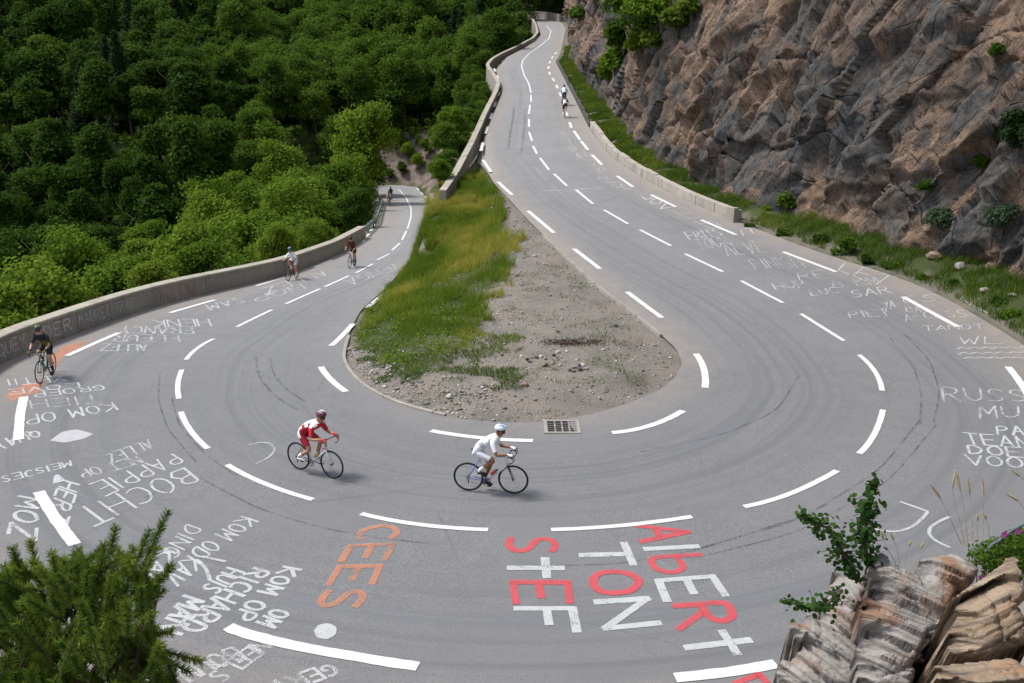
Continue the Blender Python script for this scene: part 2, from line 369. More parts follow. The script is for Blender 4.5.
# ------------------------------------------------------------------ ground: one sheet to beyond the ridge
SID = np.arange(len(CEN)); S_LOWEND = int(np.argmin(np.linalg.norm(CEN-np.array([-11, 29.5]), axis=1))); S_UPST = int(np.argmin(np.linalg.norm(CEN-np.array([11.5, 29.5]), axis=1)))
def nearest(x, y):
    P = np.stack([np.ravel(x), np.ravel(y)], 1); idx = np.zeros(len(P), int); sd = np.zeros(len(P))
    for a in range(0, len(P), 20000):
        d = np.linalg.norm(P[a:a+20000, None]-CEN[None], axis=2)-HW[None]
        k = d.argmin(1); idx[a:a+20000] = k; sd[a:a+20000] = d[np.arange(len(k)), k]
    v = INN[idx]-CEN[idx]; side = np.einsum('ij,ij->i', P-CEN[idx], v) > 0
    return idx, sd, side
def branch_dist(x, y, sel):
    P = np.stack([np.ravel(x), np.ravel(y)], 1); out = np.zeros(len(P)); zi = np.zeros(len(P))
    c = INN[sel]; zz = zroad(c[:, 0], c[:, 1])
    for a in range(0, len(P), 20000):
        d = np.linalg.norm(P[a:a+20000, None]-c[None], axis=2); k = d.argmin(1)
        out[a:a+20000] = d[np.arange(len(k)), k]; zi[a:a+20000] = zz[k]
    return out, zi
def verge_w(y): return np.interp(y, [15, 33, 38, 44, 60, 90, 125, 140], [2.4, 2.4, 2.2, 1.9, 1.8, 1.8, 1.3, .6])
def hill(x, y):
    d = np.hypot(x, y)
    z = np.interp(d, [0, 60, 100, 140, 170, 230, 300, 400, 520], [-16, -16, -14, -10.5, -6, 6, 22, 60, 110])
    return z+5*(fbm(x/45, y/45, 3)-.5)+2.0*(fbm(x/9, y/9, 5)-.5)
def ground(x, y, detail=True):
    x = np.ravel(np.asarray(x, float)); y = np.ravel(np.asarray(y, float))
    idx, sd, inner_side = nearest(x, y)
    zr = zroad(CEN[idx, 0], CEN[idx, 1]); o = np.maximum(sd, 0)
    zloc = np.where(sd < 2.5, zroad(x, y), zr); zloc = np.where(idx > S_UPST+60, np.where(sd < 2.5, zu(x, y), zr), zloc)
    F = hill(x, y)
    up = idx >= S_UPST; low = idx <= S_LOWEND; bend = ~up & ~low
    # outer side of the lower road and left of the upper road: falls away into the wood
    drop = zloc-.1-np.maximum(0, o-.5)*.95
    z = np.maximum(F, drop)
    # bank between the two roads (and the island)
    dl, z_l = branch_dist(x, y, slice(0, len(INN)//2-28)); du, z_u = branch_dist(x, y, slice(len(INN)//2-12, None))
    t = dl/(dl+du+1e-6)
    pw_ = np.interp(y, [44, 62], [0, 1]); prof = (1-pw_)*(smooth01(t)*.55+t*.45)+pw_*smooth01(t)*.72
    mound = (1-smooth01((y-40)/10))*np.minimum(1, np.minimum(dl, du)/2.5)*(.22+.25*(fbm(x/2.2, y/2.2, 9)-.5))
    isl = z_l+(z_u-z_l)*prof+mound
    wy_ = smooth01((y-42)/12); isl = isl+wy_*(np.maximum(isl, z_u-np.interp(y, [46, 56, 80, 95], [.15, .3, .9, 3.6])-1.1*np.maximum(0, du-np.interp(y, [46, 54, 66, 80], [4.6, 3.6, 2.6, 2.0])))-isl)
    between = inner_side & (y < 128) & (y > 22) & (x > -14.5)
    farbank = np.maximum(F, np.maximum(zu(x, y)*0-9.6+np.minimum(6.5, .95*np.maximum(0, o-.4)), np.where(up, zr-3.2-.55*o, -99)))
    far_in = inner_side & (y >= 128)
    w = smooth01((y-118)/16)
    z = np.where(between, isl, z); z = np.where(inner_side & (y > 118) & (x > -30), z*(1-w)+w*farbank, z); z = np.where(far_in, farbank, z)
    z = np.where(inner_side & up & (y > 190), np.maximum(F, zr-1.5-.4*o), z)
    # mountain side
    vw = verge_w(y); rise = np.maximum(0, o-vw-5.5)
    right = zloc+.12*np.minimum(1, np.maximum(0, o-.3))+.10*np.maximum(0, np.minimum(o, vw)-.8)+np.minimum(23, rise*2.6)+.5*np.maximum(0, rise-4)
    right += np.where(y < 46, np.maximum(0, o-1.0)*.22, 0)
    z = np.where(~inner_side & up, right, z)
    back = 13.6+.75*np.maximum(0, y-211)-1.1*np.maximum(0, -x-12)+1.5*(fbm(x/8, y/8, 4)-.5)
    z = np.where(((y > 206) | ((x < -4) & (y > 192))) & ~inner_side, np.maximum(F, back), z)
    # bluff the photograph is taken from
    ang = np.degrees(np.arctan2(y-BC[1], x-BC[0])); wb = smooth01((ang+172)/26)
    ob = np.maximum(0, sd)
    bl = .0+.62*np.minimum(ob, 12.5)+.25*np.maximum(0, ob-12.5)+.12*(fbm(x/1.5, y/1.5, 2)-.5)*np.minimum(1, ob)
    isb = ~inner_side & bend
    z = np.where(isb, np.where(ang < 90, wb*bl+(1-wb)*z, z), z)
    # shoulder and road bed
    e = np.clip((sd-.35)/.9, 0, 1); z = np.where(sd > 0, (zloc-.04)*(1-e)+z*e, z)
    z = np.where(sd <= 0, zloc-.04-.22*np.clip(-sd/.7, 0, 1), z)
    rb = inner_side & (y > 58) & (y < 150) & (x > -20); z = z+np.where(rb & (sd > 1.0), (1.5*(fbm(x/3.0, y/3.0, 23)-.5)+.9*(fbm(x/1.2, y/1.2, 24)-.5))*np.clip((sd-1)/1.5, 0, 1)*np.clip((du-2.5)/1.5, 0, 1), 0)
    if detail: z = z+np.where(sd > 1.2, .10*(fbm(x/.8, y/.8, 21)-.5)*np.minimum(1, (sd-1.2)), 0)
    return z, idx, sd, inner_side
ys = np.r_[np.arange(-60, 10, 2.0), np.arange(10, 58, .4), np.arange(58, 132, .8), np.arange(132, 215, 1.4), np.arange(215, 520, 5.0)]
xs = np.r_[np.arange(-340, -60, 7.0), np.arange(-60, -22, 2.0), np.arange(-22, 24, .4), np.arange(24, 60, 2.0), np.arange(60, 260, 7.0)]
X, Y = np.meshgrid(xs, ys)
GZ, gidx, gsd, gin = ground(X, Y)
isl_m = gin & (Y.ravel() < 54) & (Y.ravel() > 22)
gx, gy = X.ravel(), Y.ravel()
gravel = np.where(isl_m, 1.0, 0.0)
tu, tv, td = project(np.stack([gx, gy, GZ], 1))
gravel = np.where(isl_m & inpoly(tu+10*(fbm(gx, gy, 5)-.5), tv+8*(fbm(gx, gy, 6)-.5), GP), .12, gravel)
gravel = np.where(~gin & (gsd < 1.0) & (gsd > 0), .7, gravel)
gravel = gravel*np.clip(1.25-.25*np.abs(gsd)*0, 0, 1)
slope_rock = np.where(gin & (gy > 60) & (gy < 152) & (gx > -19) & (gsd > .3), 1.0, 0.0)
slope_rock = np.where(~gin & (gidx >= S_UPST) & (gsd > verge_w(gy)+.8) & (gy < 204), .9, slope_rock)
slope_rock = np.where((gsd > .6) & (gy < 20) & (gx > -12), .8, slope_rock)
ter = link('ground', np_mesh('ground', np.stack([gx, gy, GZ], 1), grid_faces(len(ys), len(xs)), {'gravel': gravel, 'rock': slope_rock}, True), M['terrain'])
tag(ter, kind='structure')

# ------------------------------------------------------------------ the road
NS = 900; ss = np.linspace(0, SALONG[-1], NS); NCX = 29
Ii = np.stack([np.interp(ss, SALONG, INN[:, k]) for k in (0, 1)], 1); Oo = np.stack([np.interp(ss, SALONG, OUT[:, k]) for k in (0, 1)], 1)
tt = np.linspace(0, 1, NCX)[None, :, None]
RP = Ii[:, None]*(1-tt)+Oo[:, None]*tt; wid = np.linalg.norm(Ii-Oo, axis=1)
su = np.interp(ss, SALONG, np.arange(len(CEN)))
def zr_station(x, y, i):
    return np.where(i > S_UPST+60, zu(x, y), np.where(i < S_LOWEND-60, zl(x, y), zroad(x, y)))
RZ = zr_station(RP[..., 0], RP[..., 1], su[:, None]*np.ones((1, NCX)))
st = np.zeros((NS, NCX, 3)); st[..., 0] = (tt[..., 0]-.5)*wid[:, None]; st[..., 1] = ss[:, None]
mid = (su > S_LOWEND-25) & (su < S_UPST+25)
wear = np.zeros((NS, NCX)); lane = np.abs(np.abs(tt[..., 0]-.5)-.24)
wear[:] = np.clip(1.15-lane*5.5, 0, 1)*np.interp(su, [0, S_LOWEND-30, S_LOWEND, S_UPST, S_UPST+30, len(CEN)], [.25, .3, 1, 1, .4, .3])[:, None]
newer = np.interp(su, [0, S_LOWEND-35, S_LOWEND+5, S_UPST-5, S_UPST+35, len(CEN)], [0, .15, 1, 1, .25, 0])[:, None]*np.ones((1, NCX))
dirt = np.zeros((NS, NCX)); din = tt[..., 0]*wid[:, None]; dout = (1-tt[..., 0])*wid[:, None]
dirt[:] = np.maximum(np.clip(1-dout/2.6, 0, 1)*.8, np.clip(1-din/1.5, 0, 1)*np.interp(su, [0, S_LOWEND, S_UPST-6, S_UPST+15, S_UPST+40, len(CEN)], [.15, .1, .5, .95, .7, .4])[:, None])
dirt = np.clip(dirt, 0, 1)
V = np.concatenate([RP, RZ[..., None]], -1).reshape(-1, 3)
road = link('road', np_mesh('road', V, grid_faces(NS, NCX), {'st': st.reshape(-1, 3), 'wear': wear.ravel(), 'dirt': dirt.ravel(), 'newer': newer.ravel()}, True), M['asphalt'])
tag(road, kind='structure')

# ------------------------------------------------------------------ marks painted on the road
def ribbon(P, w, zlev, zf=zroad, step=.3):
    P = resample(np.asarray(P, float)[:, :2], step)
    T = np.gradient(P, axis=0); T /= np.linalg.norm(T, axis=1)[:, None]+1e-9; N = np.stack([-T[:, 1], T[:, 0]], 1)
    cols = [P+N*w*k for k in (-.5, .5)]
    jt = 1+.035*RNG.normal(size=(len(P), 2)); cols = [P-N*(w*.5*jt[:, :1]), P+N*(w*.5*jt[:, 1:])]
    V = []
    for c in cols:
        V.append(np.c_[c, np.asarray(zf(c[:, 0], c[:, 1]))+zlev])
    V = np.stack(V, 1).reshape(-1, 3); return V, grid_faces(len(P), 2)
def curve3(P, n=14):
    P = np.asarray(P, float)
    if len(P) < 3: return P
    t = np.linspace(0, 1, len(P)); tt_ = np.linspace(0, 1, n)
    if len(P) == 3:
        a = ((tt_-t[1])*(tt_-t[2])/((t[0]-t[1])*(t[0]-t[2])))[:, None]; b_ = ((tt_-t[0])*(tt_-t[2])/((t[1]-t[0])*(t[1]-t[2])))[:, None]; c = ((tt_-t[0])*(tt_-t[1])/((t[2]-t[0])*(t[2]-t[1])))[:, None]
        return a*P[0]+b_*P[1]+c*P[2]
    return smoothline(P, .2, .5)
def branch(zn): return {'b': zroad, 'l': zl, 'u': zu}[zn]
def dash(px, w, zn='b', mat='white', name='lane_dash', lev=.012):
    zf = branch(zn); P = curve3([hit(u, v, zf)[:2] for u, v in px])
    V, F = ribbon(P, w, lev, zf, .14); return link(name, np_mesh(name, V, F), M[mat], road)
CENTRE = [([(214, 339), (198, 348), (186, 360)], 'b'), ([(182, 370), (178, 384), (179, 399)], 'b'), ([(181, 412), (190, 430), (208, 449)], 'b'), ([(227, 465), (265, 484), (313, 500)], 'b'),
  ([(361, 514), (420, 525), (488, 530)], 'b'), ([(551, 530), (620, 526), (692, 517)], 'b'), ([(744, 507), (790, 494), (837, 471)], 'b'), ([(859, 454), (874, 435), (883, 410)], 'b'), ([(882, 391), (875, 372), (859, 355)], 'b'),
  ([(844, 341), (801, 314)], 'u'), ([(783, 303), (741, 281)], 'u'), ([(723, 272), (685, 254)], 'u'), ([(671, 246), (640, 230)], 'u'), ([(628, 224), (604, 210)], 'u'), ([(593, 204), (576, 190)], 'u'), ([(567, 186), (554, 174)], 'u'),
  ([(549, 170), (540, 158)], 'u'), ([(537, 154), (533, 146)], 'u'), ([(532, 141), (529, 132)], 'u'), ([(529, 127), (529, 119)], 'u'), ([(529, 114), (530, 105)], 'u'), ([(531, 102), (531, 95)], 'u'),
  ([(272, 310), (237, 327)], 'l'), ([(286, 304), (320, 289)], 'l'), ([(324.7, 287), (349, 276)], 'l'), ([(356, 273), (373, 264)], 'l'), ([(377, 260), (389, 254)], 'l'), ([(392, 250.5), (400, 243)], 'l'), ([(402, 240), (406.5, 231)], 'l')]
for p, z in CENTRE: dash(p, .15, z)
dash([(531, 93), (529, 84), (524, 75), (521.5, 66), (523, 60), (530, 53), (540, 46), (549, 38.5), (551, 31), (546, 25.5)], .14, 'u', name='centre_line')
dash([(407.5, 229), (411, 217), (411, 208), (406, 197), (399, 189.5)], .14, 'l', name='centre_line')
for p, z, w in [([(228, 627), (290, 645), (418, 667)], 'b', .24), ([(675, 678), (730, 672), (776, 664)], 'b', .24), ([(39, 492), (55, 518), (75, 545)], 'b', .24), ([(24, 397), (20, 418), (19, 440)], 'b', .24),
  ([(67, 356), (119, 333)], 'l', .22), ([(170, 313), (215, 300)], 'l', .22), ([(256, 286), (286, 277)], 'l', .22), ([(314, 267.5), (332, 260)], 'l', .22),
  ([(331, 346), (341, 337), (353, 324)], 'b', .2), ([(321, 367), (330, 379), (346, 392)], 'b', .2), ([(367, 308), (386, 292)], 'l', .2), ([(431, 431), (480, 438), (533, 441)], 'b', .2), ([(612, 433), (650, 426), (683, 411)], 'b', .2),
  ([(696, 354), (704, 370), (705, 388)], 'b', .2), ([(662, 318), (627, 292)], 'u', .2), ([(600, 269), (574, 249)], 'u', .2), ([(554, 233), (528, 211)], 'u', .2), ([(512, 195), (498, 182)], 'u', .2), ([(491, 172), (483, 160)], 'u', .2),
  ([(1008, 367), (1023, 387), (1034, 408)], 'b', .22), ([(903, 297), (958, 327)], 'u', .22), ([(783, 252), (836, 272)], 'u', .2), ([(701, 220), (736, 235)], 'u', .2), ([(651, 195), (676, 207)], 'u', .2), ([(617, 176), (633, 187)], 'u', .2),
  ([(592, 155), (602, 165)], 'u', .2), ([(581, 141), (588, 150)], 'u', .2), ([(574, 131), (580, 140)], 'u', .2), ([(0, 590), (14, 612), (30, 636)], 'b', .24)]:
    dash(p, w, z, name='edge_dash')
def edge_run(px, zn, w, on, off):      # the same edge dashes carried on into the distance
    zf = branch(zn); P = smoothline([hit(u, v, zf)[:2] for u, v in px], .4, 1.5); s = np.r_[0, np.cumsum(np.linalg.norm(np.diff(P, axis=0), axis=1))]
    a = 0
    while a+on < s[-1]:
        t_ = np.linspace(a, a+on, 6); Q = np.stack([np.interp(t_, s, P[:, k]) for k in (0, 1)], 1)
        V, F = ribbon(Q, w, .012, zf); link('edge_dash', np_mesh('edge_dash', V, F), M['white'], road); a += on+off
edge_run([(481, 151), (484, 138), (489, 122), (495, 104), (500, 91), (498, 78), (493, 66)], 'u', .2, 3.0, 3.5)
edge_run([(571.5, 128), (566, 112), (561, 96), (555, 82), (549.5, 74), (548, 66), (553, 56), (559, 50)], 'u', .2, 2.6, 3.0)
edge_run([(363, 242.5), (371, 231), (376, 221), (380, 212), (381.5, 204), (377.5, 197.5)], 'l', .2, 2.2, 2.4)
edge_run([(417, 188), (426, 197), (432, 206), (434, 214)], 'l', .2, 2.6, 2.6)
dash([(538, 190.5), (560, 190.3), (603, 188)], .16, 'u', 'faint', 'painted_line')

# ---- hand-painted words: a stroke alphabet laid along a baseline given by its ends on the road
GL = {'A': [[(0, 0), (.5, 1), (1, 0)], [(.2, .38), (.8, .38)]], 'B': [[(0, 0), (0, 1), (.7, .95), (.85, .76), (.65, .54), (0, .52)], [(.65, .54), (.98, .3), (.75, .03), (0, 0)]],
 'C': [[(.95, .85), (.6, 1), (.2, .88), (0, .5), (.2, .1), (.6, 0), (.95, .15)]], 'D': [[(0, 0), (0, 1), (.6, .92), (.98, .5), (.6, .06), (0, 0)]], 'E': [[(1, 1), (0, 1), (0, 0), (1, 0)], [(0, .5), (.75, .5)]],
 'F': [[(1, 1), (0, 1), (0, 0)], [(0, .52), (.7, .52)]], 'G': [[(.95, .85), (.55, 1), (.1, .8), (0, .4), (.3, .02), (.9, .1), (.95, .45), (.5, .45)]], 'H': [[(0, 0), (0, 1)], [(1, 0), (1, 1)], [(0, .5), (1, .5)]], 'I': [[(.5, 0), (.5, 1)]],
 'J': [[(.1, 1), (.9, 1), (.85, .3), (.5, 0), (.05, .15)]], 'K': [[(0, 0), (0, 1)], [(.95, 1), (0, .45), (1, 0)]], 'L': [[(0, 1), (0, 0), (.9, 0)]], 'M': [[(0, 0), (.08, 1), (.5, .35), (.92, 1), (1, 0)]], 'N': [[(0, 0), (0, 1), (1, 0), (1, 1)]],
 'O': [[(.5, 1), (.12, .85), (0, .5), (.12, .15), (.5, 0), (.88, .15), (1, .5), (.88, .85), (.5, 1)]], 'P': [[(0, 0), (0, 1), (.75, .96), (.95, .74), (.7, .5), (0, .48)]], 'R': [[(0, 0), (0, 1), (.75, .96), (.92, .74), (.7, .52), (0, .5)], [(.4, .5), (1, 0)]],
 'S': [[(.92, .85), (.5, 1), (.1, .86), (.15, .6), (.8, .42), (.95, .18), (.5, 0), (.05, .14)]], 'T': [[(0, 1), (1, 1)], [(.5, 1), (.5, 0)]], 't': [[(0, .66), (1, .66)], [(.5, 1), (.5, 0)]], 'U': [[(0, 1), (.03, .25), (.5, 0), (.97, .25), (1, 1)]], 'V': [[(0, 1), (.5, 0), (1, 1)]],
 'W': [[(0, 1), (.25, 0), (.5, .7), (.75, 0), (1, 1)]], 'X': [[(0, 0), (1, 1)], [(0, 1), (1, 0)]], 'Y': [[(0, 1), (.5, .5), (1, 1)], [(.5, .5), (.5, 0)]], 'Z': [[(0, 1), (1, 1), (0, 0), (1, 0)]], 'b': [[(0, 1), (0, 0), (.6, .0), (.95, .25), (.7, .55), (0, .5)]],
 'l': [[(.5, 0), (.5, 1)]], '7': [[(0, 1), (1, 1), (.35, 0)]], 'Q': [[(.5, 1), (.1, .8), (0, .4), (.4, 0), (.9, .2), (1, .6), (.5, 1)], [(.6, .3), (1.1, -.1)]], '.': [[(.4, 0), (.6, .1)]],
 '~': [[(0, .3), (.17, .75), (.33, .3), (.5, .75), (.67, .3), (.83, .75), (1, .3)]]}
def strokes(word, cor, sw, gap=.3, jit=.03, surf=None, narrow=('I', 'l', '.')):
    """cor: base start, base end, top start, top end as plan or space points; returns list of polylines per letter"""
    n = len(word); ws = [(.32 if c in narrow else .55 if c == ' ' else 1.0) for c in word]; tot = sum(ws)+gap*(n-1); x0 = 0; out = []
    b0, b1, t0, t1 = [np.asarray(c, float) for c in cor]
    for c, w_ in zip(word, ws):
        ls = []
        for s_ in GL.get(c, []):
            s_ = np.array(s_)+np.array([[random.uniform(-jit, jit), random.uniform(-jit, jit)] for _ in s_])
            a = ((x0+np.clip(s_[:, 0], -.2, 1.2)*w_)/tot)[:, None]; bb = s_[:, 1:2]
            ls.append((b0*(1-a)+b1*a)*(1-bb)+(t0*(1-a)+t1*a)*bb)
        out.append((c, ls)); x0 += w_+gap
    return out
def word(text, px, sw, mats, zn='b', label=None, lev=.008, gap=.3):
    zf = branch(zn); b0, b1, t0 = [hit(u, v, zf)[:2] for u, v in px[:3]]
    t1 = hit(*px[3], zf)[:2] if len(px) > 3 else b1+t0-b0
    bym = {}
    mats = mats if isinstance(mats, (list, tuple)) else [mats]
    k = 0
    for c, ls in strokes(text, (b0, b1, t0, t1), sw, gap):
        for P in ls:
            rounded = c in 'BCDGOPRSUQJb~' and len(P) > 4
            if rounded:
                Q = resample(P, n=28); kk = np.array([1, 2, 3, 2, 1.])/9; Q2 = Q.copy()
                for ax in (0, 1): Q2[2:-2, ax] = np.convolve(Q[:, ax], kk, 'valid')
                P = Q2
            segs = [P] if rounded else [np.array([a_-(b_-a_)/(np.linalg.norm(b_-a_)+1e-6)*sw*.35, b_+(b_-a_)/(np.linalg.norm(b_-a_)+1e-6)*sw*.35]) for a_, b_ in zip(P[:-1], P[1:])]
            for j, q in enumerate(segs):
                V, F = ribbon(q, sw*random.uniform(.88, 1.12), lev+.0007*(j % 3)+.0021*(k % 2), zf, .07)
                bym.setdefault(mats[k % len(mats)], []).append((V, F))
        if c != ' ': k += 1
    for mt, L in bym.items():
        off = 0; VV = []; FF = []
        for V, F in L: VV.append(V); FF.append(F+off); off += len(V)
        o = link('painted_lettering', np_mesh('painted_lettering', np.vstack(VV), np.vstack(FF)), M[mt], road)
        if label: o['label'] = label
word('StEF', [(505, 537), (521, 631), (557, 537), (577, 631)], .15, ['red', 'bold'], label='big red and white letters S T E F below the centre line')
word('TON', [(578, 545), (604, 629), (624, 544), (659, 624)], .15, ['bold', 'red'], label='big white and red letters T O N between the other bold words')
word('AlbERt', [(636, 526), (694, 660), (684, 524), (757, 652)], .15, ['red', 'bold'], label='big red and white letters A l b E R t at the right of the bold words')
word('CEES', [(363, 527), (314, 608), (402, 524), (359, 609)], .13, 'orange', label='orange letters C E E S')
word('T', [(730, 676), (744, 690), (752, 668)], .12, 'red')
word('KOM OP', [(284, 567), (231, 617), (301, 570), (250, 623)], .075, 'letter'); word('OM', [(273, 609), (257, 622), (291, 613), (275, 629)], .07, 'letter')
word('RICHARD', [(253, 568), (176, 626), (270, 573), (199, 636)], .075, 'letter'); word('HUIS', [(228, 568), (201, 588), (244, 573), (217, 595)], .065, 'letter'); word('MAN', [(184, 596), (160, 627), (204, 602), (182, 635)], .08, 'letter')
word('KOM OD', [(242, 517), (188, 552), (258, 522), (203, 561)], .05, 'letter'); word('KAV', [(188, 556), (162, 574), (203, 566), (178, 586)], .05, 'letter'); word('DING', [(187, 525), (162, 552), (202, 530), (176, 560)], .045, 'letter')
word('KAN', [(162, 548), (136, 582), (176, 554), (152, 590)], .06, 'letter')
dash([(196, 560), (205, 568), (210, 581)], .07, 'b', 'letter', 'painted_line'); dash([(202, 557), (226, 562)], .07, 'b', 'letter', 'painted_line')
word('BOCHT', [(184, 468), (74, 511), (199, 481), (95, 526)], .06, 'letter'); word('PAPPIE', [(172, 454), (90, 485), (184, 462), (106, 496)], .055, 'letter'); word('NET OP', [(136, 457), (76, 471), (144, 463), (84, 479)], .05, 'faint')
word('HERT', [(62, 480), (46, 516), (79, 485), (66, 526)], .06, 'letter'); word('MOZ', [(19, 496), (8, 534), (39, 499), (36, 541)], .075, 'letter'); word('MEISJES', [(70, 461), (0, 477), (72, 466), (3, 483)], .045, 'letter')
word('KOM OP', [(112, 403), (24, 416), (118, 410), (26, 426)], .055, 'letter'); word('GROEP', [(102, 385), (32, 392), (106, 390), (34, 398)], .05, 'letter'); word('TIEH', [(98, 395), (30, 401), (102, 403), (32, 409)], .05, 'faint')
word('XLTII', [(62, 376), (6, 380), (66, 381), (8, 386)], .055, 'letter'); word('LOVE', [(78, 383), (8, 390), (80, 387), (10, 395)], .05, 'letter'); word('QUAY', [(36, 430), (-6, 442), (42, 436), (-4, 452)], .055, 'letter')
word('HENK', [(208, 319), (152, 320), (211, 326), (154, 328)], .06, 'letter', 'l'); word('FRANCY', [(192, 328), (122, 326), (194, 334), (118, 334)], .07, 'faint', 'l'); word('FLEUR', [(178, 336), (116, 334), (180, 342), (112, 342)], .07, 'faint', 'b'); word('ALLEZ', [(146, 345), (104, 344), (148, 351), (100, 351)], .07, 'faint', 'b')
word('ALLEZ', [(322, 271), (262, 289), (330, 275), (268, 295)], .10, 'faint', 'l'); word('HOP', [(300, 284), (250, 297), (306, 289), (254, 303)], .09, 'faint', 'l'); word('VENGA', [(396, 263), (342, 280), (404, 267), (350, 286)], .10, 'faint', 'l'); word('SAM', [(240, 297), (206, 305), (246, 302), (210, 311)], .09, 'faint', 'l')
word('WL', [(960, 344), (1004, 344), (960, 337)], .05, 'letter'); word('~~', [(956, 351), (1030, 350), (956, 346)], .05, 'letter', gap=.02); word('~~', [(958, 356), (1032, 355), (958, 351)], .05, 'letter', gap=.02); word('~~', [(964, 360), (1036, 360), (964, 356)], .05, 'letter', gap=.02)
word('TANDT', [(924, 331), (985, 329), (923, 326)], .04, 'letter', 'u'); word('CLSS', [(925, 319), (968, 317), (922, 312)], .04, 'letter', 'u'); word('BA', [(907, 312), (922, 313), (905, 306)], .04, 'faint', 'u'); word('S', [(922, 302), (938, 301), (921, 295)], .05, 'letter', 'u'); word('C', [(903, 304), (917, 302), (902, 297)], .05, 'letter', 'u'); word('AC', [(906, 322), (922, 322), (903, 315)], .04, 'faint', 'u')
word('RUSS', [(944, 402), (1028, 402), (942, 387), (1024, 390)], .06, 'faint'); word('MU', [(980, 418), (1020, 419), (979, 406)], .06, 'faint'); word('PAM', [(998, 435), (1040, 436), (996, 426)], .06, 'letter'); word('TEAM', [(968, 444), (1032, 449), (963, 433), (1028, 438)], .06, 'letter'); word('DOEK', [(970, 454), (1042, 459), (967, 445), (1040, 449)], .06, 'letter'); word('VOOR', [(968, 465), (1044, 470), (965, 455), (1042, 459)], .06, 'letter')
dash([(900, 502), (928, 512)], .07, 'b', 'letter', 'painted_line'); dash([(928, 512), (905, 530), (875, 529)], .07, 'b', 'letter', 'painted_line'); dash([(950, 517), (921, 527), (925, 543), (950, 548)], .07, 'b', 'letter', 'painted_line')
word('LET', [(838, 270), (882, 288), (845, 263), (897, 277)], .06, 'letter', 'u'); word('SAR', [(852, 298), (892, 293), (850, 291), (886, 286)], .06, 'letter', 'u'); word('RE', [(800, 280), (830, 278), (797, 273), (822, 270)], .06, 'faint', 'u'); word('B KM', [(834, 288), (882, 284), (832, 282), (874, 277)], .05, 'faint', 'u'); word('FINISH', [(756, 269), (806, 268), (748, 260), (796, 256)], .05, 'faint', 'u'); word('7A', [(884, 312), (896, 308), (882, 304)], .05, 'faint', 'u')
word('ALVE', [(728, 256), (768, 252), (720, 244), (760, 240)], .06, 'faint', 'u'); word('TOUR', [(700, 250), (732, 246), (694, 240), (724, 236)], .05, 'faint', 'u'); word('IT', [(742, 236), (758, 233), (739, 230)], .06, 'letter', 'u')
word('VOL', [(664, 211), (640, 196), (674, 207), (648, 193)], .10, 'letter', 'u'); word('HOUS', [(622, 191), (597, 178), (632, 188), (604, 176)], .09, 'faint', 'u'); word('PETIT', [(577, 159), (557, 132), (582, 157), (561, 131)], .10, 'faint', 'u'); word('ELLE', [(712, 229), (674, 212), (722, 226), (684, 209)], .07, 'faint', 'u')
def blob(px, mat, label):
    P = np.array([hit(u, v)[:2] for u, v in px]); P = np.vstack([P, P[:1]]); P = smoothline(P, .06, .05)[:-1]; c = P.mean(0)
    V = np.vstack([[c], P]); V = np.c_[V, zroad(V[:, 0], V[:, 1])+.007]; n_ = len(P)
    o = link('painted_patch', np_mesh('painted_patch', V, [(0, i+1, (i+1) % n_+1) for i in range(n_)]), M[mat], road); o['label'] = label
blob([(50, 441), (62, 432), (76, 429.5), (94, 434), (84, 439), (64, 443)], 'pale', 'pale grey leaf-shaped paint patch')
blob([(314, 631), (318, 625), (328, 623), (337, 627), (336, 635), (327, 640), (316, 638)], 'bold', 'round white painted dot near the edge line')
blob([(53, 484), (54, 476), (58, 474), (66, 481)], 'bold', 'small white painted triangle')
blob([(46, 362), (62, 347), (86, 341), (82, 348), (64, 356), (58, 366)], 'peach', 'orange spray patch by the left rider')
blob([(6, 396), (20, 385), (42, 383), (40, 392), (22, 397), (12, 402)], 'peach', 'orange spray patch under the letters')
for px, zn, w in [([(160, 372), (158, 400), (168, 430), (196, 462)], 'b', .05), ([(256, 357), (258, 376), (276, 398), (298, 410)], 'b', .09), ([(270, 358), (273, 374), (286, 390), (306, 402)], 'b', .06), ([(172, 398), (178, 424), (206, 456), (240, 478)], 'b', .05), ([(200, 478), (260, 510), (340, 533), (440, 545)], 'b', .06), ([(520, 566), (620, 565), (700, 550), (790, 520)], 'b', .05),
   ([(700, 548), (800, 520), (880, 470), (920, 420)], 'b', .06), ([(690, 560), (800, 532), (890, 480), (936, 425)], 'b', .05), ([(640, 452), (720, 436), (776, 412), (800, 374)], 'b', .05), ([(934, 422), (940, 392), (930, 360), (905, 335)], 'b', .05), ([(508, 150), (510, 135), (513, 118), (514, 108)], 'u', .16), ([(521, 154), (523, 138), (525, 122), (524, 110)], 'u', .12), ([(920, 424), (922, 396), (914, 366), (890, 338)], 'b', .06)]:
    dash(px, w, zn, 'tyre_mark', 'tyre_mark', .0045)

